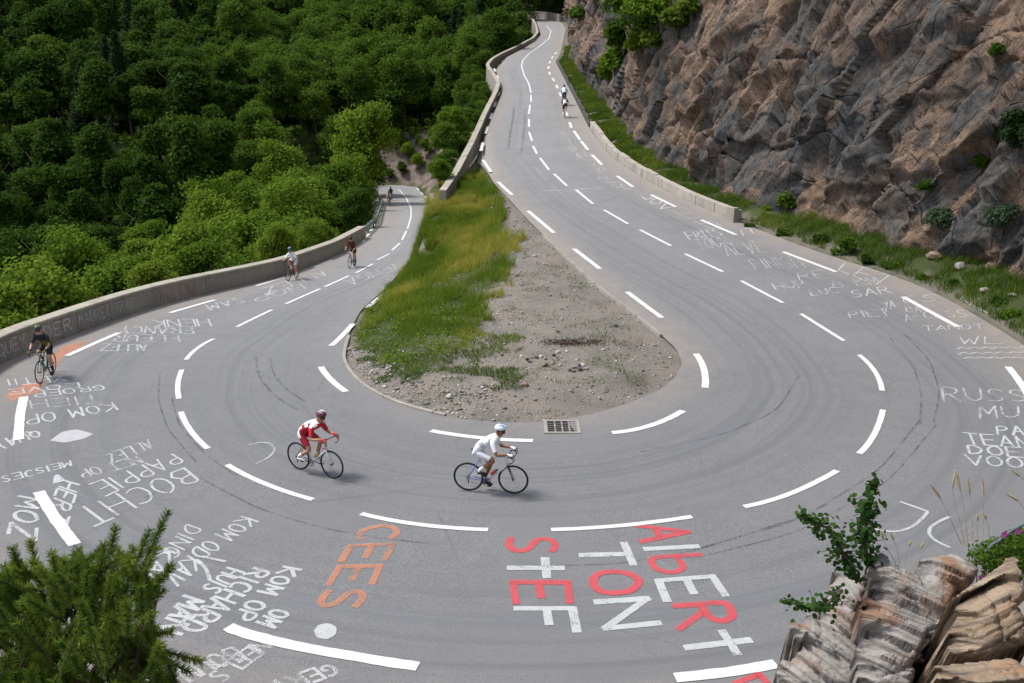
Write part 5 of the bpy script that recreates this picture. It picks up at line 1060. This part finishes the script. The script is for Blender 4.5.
# herb patch, flowers, dry stems and rope at the right edge
hb = empty('herb_patch', tuple(at_depth(1010, 575, 5.9)), 'green herb patch between the pale rock and the ochre boulder', 'plant'); H0 = np.array(hb.location); rg = np.random.default_rng(31); n = 6500
hu = rg.uniform(965, 1045, n); hv = rg.uniform(528, 592, n); kk = inpoly(hu+rg.normal(0, 4, n), hv+rg.normal(0, 4, n), [(968, 556), (985, 545), (1005, 538), (1045, 520), (1045, 560), (1020, 572), (1000, 586), (985, 588), (988, 566)]); hu, hv = hu[kk], hv[kk]; n = len(hu)
Ph = np.array([at_depth(u, v, 5.95+rg.normal(0, .1)) for u, v in zip(hu, hv)])-H0; Nn = rg.normal(0, .5, (n, 3))+[0, -.3, .7]; Nn /= np.linalg.norm(Nn, axis=1)[:, None]; V, F = leaf_quads(Ph, Nn, .028, .5, rg)
link('leaves', np_mesh('leaves', V, F, {'rnd': np.repeat(rg.uniform(0, 1, n), 4)}), M['leaf_mid'], hb)
link('stem', poly_mesh('stem', [tube_np([at_depth(u, v+26, 6.05)-H0, at_depth(u, v, 5.95)-H0], [.004, .002], 4) for u, v in zip(hu[::80], hv[::80])]), M['straw'], hb)
for i, (u, v, lb) in enumerate([(1002, 571, 'pink flower just above the ochre boulder'), (981, 577, 'pink flower on the pale rock left of the boulder'), (1004, 534, 'pink flower on the rope among the herbs'), (1018, 531, 'pink flower at the right picture edge')]):
    c = at_depth(u, v, 5.75); r = empty('pink_flower', tuple(c), lb, 'flower'); ps = []
    for k in range(5):
        a = k*1.257; ca, sa = math.cos(a), math.sin(a); ps.append(([(0, 0, 0), (ca*.012-sa*.009, -.004, sa*.012+ca*.009), (ca*.024, -.008, sa*.024), (ca*.012+sa*.009, -.004, sa*.012-ca*.009)], [[0, 1, 2, 3]]))
    link('petals', poly_mesh('petals', ps), M['pink'], r); link('stem', poly_mesh('stem', [tube_np([(0, .004, 0), (.01, .04, -.12)], [.002, .002], 4)]), M['grass_green'], r)
def stems(lst, lab, depth, name='dry_grass_stems'):
    r = empty(name, tuple(at_depth(*lst[0][0], depth)), lab, 'grass'); r0 = np.array(r.location); ps = []; hd = []
    for P in lst:
        Q = resample(np.array([at_depth(u, v, depth) for u, v in P]), n=8)-r0; link('stalk', poly_mesh('stalk', [tube_np(Q, np.linspace(.0028, .0012, 8), 4)]), M['straw'], r); e = resample(Q, n=24)[-7:]; link('seed_head', poly_mesh('seed_head', [tube_np(e, [.003, .006, .008, .008, .007, .005, .002], 5)]), M['straw'], r)
stems([[(965, 545), (958, 515), (952, 490), (956, 469)], [(968, 545), (964, 510), (960, 488), (957, 472)], [(973, 545), (972, 515), (970, 495), (968, 478)], [(983, 545), (983, 515), (984, 495), (982, 477)], [(962, 545), (950, 518), (940, 497), (930, 484)], [(978, 540), (977, 525), (978, 514)], [(990, 540), (988, 525), (984, 512)]], 'tall dry grass stems with brown heads rising above the pale rock', 6.0)
stems([[(1030, 540), (1026, 512), (1018, 500), (1006, 494)], [(1032, 500), (1024, 480), (1012, 470)]], 'dry bent stem at the right picture edge', 5.9)
stems([[(900, 565), (896, 545), (890, 532)], [(905, 565), (908, 548), (912, 540)], [(896, 564), (886, 545), (880, 530)], [(912, 568), (920, 550), (924, 542)]], 'thin dry stems between the two layered rocks', 5.9)
rp = np.array([at_depth(u, v, 5.8) for u, v in ((985, 552), (992, 545), (1000, 540), (1010, 532), (1020, 526), (1045, 514))]); o = link('blue_rope', poly_mesh('blue_rope', [tube_np(resample(rp, n=30), .010, 6)], True), M['rope']); tag(o, 'faded blue rope lying over the herbs at the right edge', 'rope')

# ------------------------------------------------------------------ riders and their bicycles (x forward, y left, z up, wheels on z = 0)
def skin(name, verts, edges, radii, level=1):
    me = bpy.data.meshes.new(name); me.from_pydata([tuple(v) for v in verts], edges, []); me.update(); o = bpy.data.objects.new(name, me); C.objects.link(o)
    m = o.modifiers.new('s', 'SKIN'); m.use_smooth_shade = True
    for i, r in enumerate(radii):
        r = r if isinstance(r, (tuple, list)) else (r, r); me.skin_vertices[0].data[i].radius = r
    me.skin_vertices[0].data[0].use_root = True
    s = o.modifiers.new('u', 'SUBSURF'); s.levels = level; s.render_levels = level
    dg = bpy.context.evaluated_depsgraph_get(); dg.update(); out = bpy.data.meshes.new_from_object(o.evaluated_get(dg)); bpy.data.objects.remove(o); out.name = name; out.materials.clear(); return out
def ik(a, b, l1, l2, pole):
    a, b, pole = Vector(a), Vector(b), Vector(pole); d = b-a; L = min(d.length, (l1+l2)*.999); u = d.normalized(); x = (l1*l1-l2*l2+L*L)/(2*L); h = math.sqrt(max(0, l1*l1-x*x)); p = pole-u*pole.dot(u); p.normalize(); return a+u*x+p*h
def torus(cx, cz, R, r, y=0, n=40, k=6):
    P = [(cx+R*math.cos(2*math.pi*i/n), y, cz+R*math.sin(2*math.pi*i/n)) for i in range(n)]; V = []; F = []
    for i, p in enumerate(P):
        c = Vector((p[0]-cx, 0, p[2]-cz)).normalized()
        for j in range(k):
            a = 2*math.pi*j/k; q = Vector(p)+c*r*math.cos(a)+Vector((0, 1, 0))*r*math.sin(a); V.append(tuple(q))
    for i in range(n):
        for j in range(k): F.append([i*k+j, ((i+1) % n)*k+j, ((i+1) % n)*k+(j+1) % k, i*k+(j+1) % k])
    return V, F
def T(a, b, r, r2=None, k=8): return tube_np([a, (np.array(a)+np.array(b))/2, b], [r, (r+(r2 or r))/2, r2 or r], k)
RUB = simple('tyre_rubber', (.014, .014, .015), .8); RIM = simple('black_rim', (.03, .03, .032), .4, .3); STEEL = simple('spoke_steel', (.45, .45, .46), .35, .9); BLK = simple('black_plastic', (.018, .018, .02), .5)
def cmat(col, cache={}):
    k = tuple(round(c, 3) for c in col)
    if k not in cache: cache[k] = simple('cloth_%d' % len(cache), k, .75, 0, .12, 20, .3)
    return cache[k]
def fmat(col, cache={}):
    k = tuple(round(c, 3) for c in col)
    if k not in cache: cache[k] = simple('frame_paint_%d' % len(cache), k, .3)
    return cache[k]
RA, FA, BB = (-.41, 0, .335), (.58, 0, .335), (0, 0, .27); HT, HB, SC = (.40, 0, .86), (.46, 0, .66), (-.155, 0, .78)
def bicycle(mw, crank, fcol, fork_col, label, bar_col=(.02, .02, .02), stay_col=None, bottle=None, lab_b=None, rimcol=None):
    r = empty('racing_bicycle', (0, 0, 0), label, 'bicycle', 'racing bicycles on the road'); r.matrix_world = mw
    fm = fmat(fcol)
    link('frame', poly_mesh('frame', [T(BB, SC, .016), T(SC, HT, .015), T(BB, HB, .021), T(HB, HT, .021)], True), fm, r)
    sm = fmat(stay_col or fcol)
    link('rear_stays', poly_mesh('rear_stays', [T((-.02, s*.03, .27), (-.41, s*.065, .335), .010, .008) for s in (1, -1)]+[T((-.15, s*.02, .76), (-.41, s*.065, .335), .008) for s in (1, -1)], True), sm, r)
    link('fork', poly_mesh('fork', [T((.463, s*.03, .65), (.58, s*.055, .335), .014, .008) for s in (1, -1)]+[T((.455, -.035, .655), (.455, .035, .655), .016)], True), fmat(fork_col), r)
    link('seat_post', poly_mesh('seat_post', [T(SC, (-.20, 0, .96), .013)]), BLK, r)
    sb = bmesh.new(); bmesh.ops.create_uvsphere(sb, u_segments=14, v_segments=8, radius=1)
    for v in sb.verts:
        x = v.co.x; v.co.y *= .075*(1-.72*max(0, x*.5+.5)); v.co.x = -.22+x*.14; v.co.z = .985+v.co.z*.022
    me = bpy.data.meshes.new('saddle'); sb.to_mesh(me); sb.free(); link('saddle', me, BLK, r)
    link('stem', poly_mesh('stem', [T(HT, (.395, 0, .90), .016), T((.395, 0, .895), (.50, 0, .925), .014)], True), BLK, r)
    bars = [T((.50, -.21, .925), (.50, .21, .925), .012)]
    for s in (1, -1): bars.append(tube_np([(.50, s*.21, .925), (.56, s*.21, .93), (.61, s*.21, .90), (.62, s*.21, .85), (.59, s*.21, .80), (.52, s*.21, .785)], .0125, 7))
    link('handlebar', poly_mesh('handlebar', bars, True), cmat(bar_col), r)
    for s in (1, -1): link('brake_hood', poly_mesh('brake_hood', [tube_np([(.565, s*.21, .935), (.615, s*.21, .95), (.64, s*.21, .985)], [.016, .017, .010], 7), tube_np([(.63, s*.21, .95), (.655, s*.205, .90), (.645, s*.205, .85)], [.007, .006, .004], 5)], True), BLK, r)
    for cx, nm in ((RA[0], 'wheel'), (FA[0], 'wheel')):
        w = link(nm, poly_mesh('wheel', [T((cx, -.045, .335), (cx, .045, .335), .018)], True), RIM, r)
        link('tyre', poly_mesh('tyre', [torus(cx, .335, .322, .0135)], True), RUB, w); link('rim', poly_mesh('rim', [torus(cx, .335, .300, .011)], True), fmat(rimcol) if rimcol else RIM, w)
        link('spokes', poly_mesh('spokes', [T((cx+.014*math.cos(a), (.03 if i % 2 else -.03), .335+.014*math.sin(a)), (cx+.296*math.cos(a+.15*(1 if i % 4 < 2 else -1)), 0, .335+.296*math.sin(a+.15*(1 if i % 4 < 2 else -1))), .0016, k=3) for i, a in enumerate(np.linspace(0, 2*math.pi, 21)[:-1])]), STEEL, w)
    link('chainring', poly_mesh('chainring', [torus(0, .27, .088, .006, -.05, 28, 5), torus(0, .27, .06, .005, -.048, 24, 5)]+[T((0, -.05, .27), (.088*math.cos(a), -.05, .27+.088*math.sin(a)), .006, k=4) for a in np.linspace(0, 6.28, 6)[:-1]]), RIM, r)
    link('chain', poly_mesh('chain', [T((0, -.05, .36), (-.41, -.045, .378), .004, k=4), T((0, -.05, .18), (-.40, -.045, .235), .004, k=4), torus(-.41, .335, .042, .006, -.045, 20, 5), T((-.41, -.05, .30), (-.395, -.05, .20), .012, k=5)]), RIM, r)
    for s, a in ((-1, crank), (1, crank+math.pi)):
        e = (.172*math.cos(a), s*.075, .27+.172*math.sin(a)); link('crank_arm', poly_mesh('crank_arm', [T((0, s*.065, .27), e, .011, .009)]), RIM, r); link('pedal', poly_mesh('pedal', [(lambda b: ([(x+e[0], y+e[1]+s*.05, z+e[2]) for x, y, z in b[0]], b[1]))(boxv(-.04, .04, -.045, .045, -.01, .01))]), BLK, r)
    if bottle:
        b = empty('water_bottle', (0, 0, 0), lab_b, 'water bottle'); b.matrix_world = mw
        d = np.array(HB)-np.array(BB); d /= np.linalg.norm(d); up = np.array([-d[2], 0, d[0]]); p = np.array(BB)+d*.17+up*.06
        link('bottle_body', poly_mesh('bottle_body', [tube_np([p, p+d*.01, p+d*.09, p+d*.13, p+d*.15], [.030, .036, .036, .034, .024], 10)], True), fmat(bottle), b); link('bottle_cap', poly_mesh('bottle_cap', [tube_np([p+d*.151, p+d*.175, p+d*.195], [.024, .020, .010], 8)], True), BLK, b)
    return r
def person(mw, crank, k, label):
    """k: colours and pose"""
    r = empty('person', (0, 0, 0), label, 'person', 'cyclists'); r.matrix_world = mw
    ln = k.get('lean', 0.0)                                     # >0 sits lower over the bar
    sway = k.get('head_y', 0)
    hip_z = 1.0; pel = Vector((-.22, 0, hip_z)); belly = Vector((-.115, 0, 1.115-ln*.2)); chest = Vector((.045, 0, 1.235-ln*.55)); neck = Vector((.185, 0, 1.325-ln)); nk2 = neck+Vector((.055, sway*.3, .065))
    hd1 = nk2+Vector((.045, sway*.4, .075)); hd2 = hd1+Vector((.015, sway*.2, .085))
    fw_ = k.get('fwd', 0.02)
    chest.x += fw_*.6; neck.x += fw_; nk2.x += fw_; hd1.x += fw_; hd2.x += fw_
    V = []; E = []; R = []; idx = {}
    def add(n, p, rad, par=None):
        idx[n] = len(V); V.append(Vector(p)); R.append(rad)
        if par is not None: E.append((idx[par], idx[n]))
    add('pel', pel, (.135, .115)); add('belly', belly, (.13, .108), 'pel'); add('chest', chest, (.158, .115), 'belly'); add('neck', neck, (.085, .075), 'chest'); add('nk2', nk2, .055, 'neck'); add('hd1', hd1, (.074, .088), 'nk2'); add('hd2', hd2, (.066, .084), 'hd1')
    fw = Vector((.97, 0, -.22)); add('nose', hd1+fw*.105+Vector((0, 0, .005)), .014, 'hd1')
    for s in (1, -1): add('ear%d' % s, hd1+Vector((-.01, s*.083, .01)), .017, 'hd1')
    tops = {}
    for s in (1, -1):
        sh = neck+Vector((-.055, s*.165, -.045)); hand = Vector((.565, s*.21, .975)); el = ik(sh, hand-Vector((.05, 0, -.012)), .282, .262, (-.1, s*.5, -.8)); wr = hand-Vector((.05, 0, -.014))
        add('sh%d' % s, sh, .062, 'neck'); mid_ = sh.lerp(el, .5); add('ua%d' % s, mid_, .047, 'sh%d' % s); add('el%d' % s, el, .038, 'ua%d' % s); add('fa%d' % s, el.lerp(wr, .4), .037, 'el%d' % s); add('wr%d' % s, wr, .026, 'fa%d' % s); add('pa%d' % s, hand+Vector((.005, 0, .004)), (.020, .034), 'wr%d' % s)
        for f, (dy, L) in enumerate(((-.030, .062), (-.010, .072), (.010, .068), (.028, .055))):
            b0 = hand+Vector((.03, dy*.9, .0)); add('f%d%d' % (s, f), b0, .0095, 'pa%d' % s); add('g%d%d' % (s, f), b0+Vector((L*.45, dy*.1, -.012)), .009, 'f%d%d' % (s, f)); add('h%d%d' % (s, f), b0+Vector((L*.55, dy*.1, -.045)), .008, 'g%d%d' % (s, f))
        add('t%d' % s, hand+Vector((-.002, -s*.040, -.008)), .010, 'pa%d' % s); add('tt%d' % s, hand+Vector((.035, -s*.038, -.032)), .0085, 't%d' % s)
        hip = pel+Vector((.0, s*.088, -.045)); a = crank if s < 0 else crank+math.pi
        ped = Vector((.172*math.cos(a), s*.125, .27+.172*math.sin(a))); tilt = .35 if math.sin(a) < .3 else .15
        ank = ped+Vector((-.125, 0, .115+.03*math.cos(a))); kn = ik(hip, ank, .445, .435, (1, s*.06, .25))
        add('hip%d' % s, hip, .098, 'pel'); add('th%d' % s, hip.lerp(kn, .5), .079, 'hip%d' % s); add('kn%d' % s, kn, .056, 'th%d' % s); add('cf%d' % s, kn.lerp(ank, .36)+Vector((-.012, 0, -.008)), .055, 'kn%d' % s); add('an%d' % s, ank, .034, 'cf%d' % s); toe = ped+Vector((.045, 0, .022)); add('ft%d' % s, ank.lerp(toe, .5)+Vector((0, 0, -.018)), .034, 'an%d' % s); add('to%d' % s, toe, .026, 'ft%d' % s)
    body = link('body', skin('body', V, E, R), cmat(k['skin']), r)
    # clothing is cut out of the body's own surface, bone by bone, and let out by its thickness
    bme = body.data; nv = len(bme.vertices); co = np.zeros(nv*3, np.float32); bme.vertices.foreach_get('co', co); co = co.reshape(-1, 3).astype(float); nr = np.array([tuple(v.normal) for v in bme.vertices])
    inv = {i: n for n, i in idx.items()}; best = np.full(nv, 1e9); bone = np.zeros(nv, int); par = np.zeros(nv)
    for e, (a_, b_) in enumerate(E):
        A_ = np.array(V[a_]); B_ = np.array(V[b_]); d_ = B_-A_; t_ = np.clip(((co-A_)@d_)/(d_@d_), 0, 1); ra = R[a_] if not isinstance(R[a_], tuple) else sum(R[a_])/2; rb = R[b_] if not isinstance(R[b_], tuple) else sum(R[b_])/2
        ds = np.linalg.norm(co-A_-t_[:, None]*d_, axis=1)-(ra+(rb-ra)*t_)*.8; m_ = ds < best; best[m_] = ds[m_]; bone[m_] = e; par[m_] = t_[m_]
    bname = [inv[a_]+'>'+inv[b_] for a_, b_ in E]
    polys = [tuple(p.vertices) for p in bme.polygons]
    def wear(name, rule, grow, mat):
        okv = np.array([rule(bname[bone[i]].replace('-1', '').replace('1', ''), par[i], nr[i] if name.endswith(('yoke', 'panel')) else co[i], bname[bone[i]]) for i in range(nv)])
        fs = [f for f in polys if sum(okv[list(f)]) >= len(f)*.5]
        if not fs: return
        us = sorted({i for f in fs for i in f}); mp = {q: i for i, q in enumerate(us)}
        vs = co[us]+nr[us]*grow; me = bpy.data.meshes.new(name); me.from_pydata(vs.tolist(), [], [[mp[i] for i in f] for f in fs]); me.polygons.foreach_set('use_smooth', [True]*len(fs)); me.update()
        return link(name, me, cmat(mat), body)
    SPL = .40
    wear('jersey', lambda b, t, p, f: (b == 'pel>belly' and t > SPL) or b in ('belly>chest', 'chest>neck', 'neck>sh', 'sh>ua') or (b == 'ua>el' and t < .35) or (b == 'neck>nk2' and t < .25), .011, k['jersey'])
    if 'jersey2' in k: wear('jersey_band', lambda b, t, p, f: (b == 'pel>belly' and t > SPL) or (b == 'belly>chest' and t < .55), .016, k['jersey2'])
    wear('shorts', lambda b, t, p, f: (b == 'pel>belly' and t <= SPL+.25) or b in ('pel>hip', 'hip>th') or (b == 'th>kn' and t < .42), .008, k['shorts'])
    if 'yoke' in k: wear('jersey_yoke', lambda b, t, p, f: (b in ('chest>neck', 'neck>sh') and p[2] > .05) or (b == 'belly>chest' and t > .25 and p[2] > .35), .016, k['yoke'])
    if 'panel' in k: wear('shorts_panel', lambda b, t, p, f: b in ('pel>hip', 'hip>th', 'pel>belly') and p[0] < -.25, .013, k['panel'])
    if 'side' in k: wear('jersey_panel', lambda b, t, p, f: b == 'belly>chest' and abs(p[1]) > .80, .015, k['side'])
    if 'waist' in k: wear('waistband', lambda b, t, p, f: b == 'pel>belly' and SPL+.02 < t < SPL+.16, .014, k['waist'])
    for s in (1, -1):
        sf_ = str(s)
        wear('sock', lambda b, t, p, f: b == 'cf>an' and t > .55 and f.endswith('an'+sf_), .006, k.get('sock', k['shoe']))
        A_ = V[idx['an'+sf_]]; B_ = V[idx['to'+sf_]]; heel = A_+Vector((-.04, 0, -.06)); link('shoe', skin('shoe', [A_.lerp(B_, .35)+Vector((0, 0, -.012)), heel, B_+Vector((.03, 0, -.003))], [(0, 1), (0, 2)], [(.044, .036), (.036, .032), (.038, .026)]), cmat(k['shoe']), body)
        if 'glove' in k: wear('glove', lambda b, t, p, f: (b == 'fa>wr' and t > .9 or b.startswith('wr>pa') or b.startswith('pa>')) and ((p[1] > 0) == (s > 0)) and f.split('>')[0].startswith(('fa', 'wr', 'pa')), .005, k['glove'])
    # helmet: a vented shell drawn out to the back
    n1, n2 = 20, 10; VV = []; FF = []; ctr = hd2+Vector((-.008, 0, .008)); up = Vector((-.12, 0, 1)).normalized()
    for i in range(n2+1):
        th = math.radians(100)*i/n2
        for j in range(n1):
            ph = 2*math.pi*j/n1; d = Vector((math.sin(th)*math.cos(ph), math.sin(th)*math.sin(ph), math.cos(th))); rib = 1+.045*math.cos(5*d.y*4)*(1 if i > 0 else 0)
            VV.append(ctr+Vector((d.x*(.138 if d.x < 0 else .120), d.y*.098, d.z*.098))*rib)
    for i in range(n2):
        for j in range(n1): FF.append([i*n1+j, i*n1+(j+1) % n1, (i+1)*n1+(j+1) % n1, (i+1)*n1+j])
    hel = link('helmet', poly_mesh('helmet', [([tuple(v) for v in VV], FF)], True), fmat(k['helmet']), body)
    vents = []
    for y in (-.058, -.02, .02, .058):
        P = [(ctr.x+.1*math.cos(a), y+ctr.y, ctr.z+.102*math.sin(a)*math.sqrt(max(.1, 1-(y/.1)**2))) for a in np.radians(np.linspace(35, 140, 8))]; vents.append(tube_np(P, [.003, .008, .009, .009, .009, .009, .008, .003], 5))
    link('helmet_vents', poly_mesh('helmet_vents', vents, True), fmat(k.get('vent', (.02, .02, .025))), hel)
    gl = [tuple(hd1+Vector((.098*math.cos(a)-.002, .086*math.sin(a), .030+z))) for z in (-.020, .020) for a in np.radians(np.linspace(-70, 70, 9))]
    link('sunglasses', poly_mesh('sunglasses', [(gl, [[i, i+1, i+10, i+9] for i in range(8)])], True), BLK, body)
    hb_ = [tuple(hd1+Vector((-.094*math.cos(a), .082*math.sin(a), .03+z))) for z in (-.055, .03) for a in np.radians(np.linspace(-75, 75, 9))]
    link('hair', poly_mesh('hair', [(hb_, [[i, i+1, i+10, i+9] for i in range(8)])], True), cmat(k.get('hair', (.03, .02, .015))), body)
    return r
def pose(rear, front, zn='b'):
    zf = branch(zn); a = hit(*rear, zf); b = hit(*front, zf); a[2] += .006; b[2] += .006; f = b-a; f /= np.linalg.norm(f); up = np.array([0, 0, 1.]); l = np.cross(up, f); l /= np.linalg.norm(l); u = np.cross(f, l)
    # origin below the bottom bracket: rear hub at x=-.41, front hub at x=.58
    m = (a+b)/2-f*.085; Mx = Matrix.Identity(4)
    for i in range(3): Mx[i][0], Mx[i][1], Mx[i][2], Mx[i][3] = f[i], l[i], u[i], m[i]
    return Mx
TAN = (.42, .22, .13); TAN2 = (.36, .18, .105); W = (.78, .79, .82); K = (.02, .02, .024)
def pair(rear, front, zn, crank, kp, lp, kb_, lb):
    mw = pose(rear, front, zn); bicycle(mw, crank, label=lb, **kb_); person(mw, crank, kp, lp)
pair((468.7, 491), (513.4, 494), 'b', math.radians(100), dict(skin=(.27, .13, .075), jersey=W, shorts=(.74, .75, .80), helmet=(.62, .72, .80), vent=(.16, .22, .30), shoe=(.03, .03, .035), sock=(.75, .75, .77), glove=(.78, .78, .80), side=(.50, .53, .60), waist=(.05, .05, .06), lean=.045, fwd=.035),
     'cyclist all in white with a pale blue helmet riding right on the bend', dict(fcol=(.66, .67, .70), fork_col=(.03, .03, .035), stay_col=(.06, .12, .45), bottle=(.55, .09, .05), lab_b='red bottle on the bicycle of the rider in white'), 'black-wheeled white and blue racing bicycle under the rider in white')
pair((299, 469.5), (333.0, 478.6), 'b', math.radians(165), dict(skin=TAN, jersey=(.52, .02, .035), yoke=(.74, .72, .73), panel=(.72, .70, .71), shorts=(.33, .015, .03), helmet=(.10, .03, .04), vent=(.65, .62, .63), shoe=(.75, .76, .78), sock=(.72, .73, .74), glove=(.50, .03, .05), lean=.07, fwd=.07),
     'cyclist in red and white jersey with a red helmet behind the rider in white', dict(fcol=(.70, .70, .71), fork_col=(.70, .69, .70), bar_col=(.55, .03, .06), stay_col=(.03, .03, .03), bottle=(.60, .36, .03), lab_b='yellow bottle on the bicycle of the rider in red'), 'white racing bicycle with red bar tape under the rider in red and white')
pair((53, 374), (41, 383.5), 'b', math.radians(95), dict(skin=(.48, .27, .18), jersey=(.022, .03, .034), jersey2=(.20, .15, .02), shorts=K, helmet=(.03, .045, .045), vent=(.30, .25, .04), shoe=K, sock=K, glove=K, lean=-.03),
     'cyclist in black and yellow riding towards the camera beside the parapet at the left edge', dict(fcol=(.02, .22, .17), fork_col=(.02, .24, .18), stay_col=K, rimcol=(.30, .08, .05)), 'black and turquoise racing bicycle at the left edge')
pair((296, 278.4), (289, 280.6), 'l', math.radians(80), dict(skin=(.50, .30, .20), jersey=W, shorts=(.60, .60, .66), helmet=(.05, .09, .16), vent=(.45, .5, .55), shoe=W, lean=.06),
     'cyclist in white with a dark blue helmet coming down the lower road by the parapet', dict(fcol=(.45, .05, .06), fork_col=K, stay_col=K), 'dark racing bicycle with a red frame near the parapet')
pair((354.5, 266.4), (350, 268.4), 'l', math.radians(110), dict(skin=(.42, .20, .13), jersey=(.10, .022, .014), shorts=(.03, .02, .02), helmet=(.02, .018, .018), shoe=K, lean=-.02),
     'cyclist in dark brown with black helmet on the lower road left of the centre line', dict(fcol=(.45, .55, .58), fork_col=(.5, .6, .62), stay_col=K), 'pale blue racing bicycle on the lower road')
pair((390, 205.2), (388.3, 207.6), 'l', math.radians(60), dict(skin=TAN, jersey=(.5, .5, .54), shorts=K, helmet=K, shoe=K), 'cyclist in a pale jersey, nearer of two at the far end of the lower road', dict(fcol=(.3, .3, .32), fork_col=K), 'dark bicycle, nearer of two at the far end of the lower road')
pair((391.6, 199.6), (390.4, 201.6), 'l', math.radians(120), dict(skin=TAN2, jersey=(.035, .03, .06), shorts=K, helmet=K, shoe=K), 'cyclist in dark clothes, farther of two at the far end of the lower road', dict(fcol=K, fork_col=K), 'black bicycle, farther of two at the far end of the lower road')
pair((564.8, 119.6), (564.6, 114.8), 'u', math.radians(40), dict(skin=TAN2, jersey=(.05, .06, .09), jersey2=(.6, .62, .66), shorts=K, helmet=(.04, .04, .05), shoe=W), 'cyclist in dark jersey with pale sides climbing the upper road, nearer of two', dict(fcol=(.4, .4, .42), fork_col=K), 'bicycle of the nearer rider climbing the upper road')
pair((564.2, 107.2), (563.8, 103.0), 'u', math.radians(100), dict(skin=TAN2, jersey=(.62, .70, .78), shorts=K, helmet=(.06, .08, .14), shoe=K), 'cyclist in pale blue and white jersey climbing the upper road, farther of two', dict(fcol=K, fork_col=K), 'bicycle of the farther rider climbing the upper road')
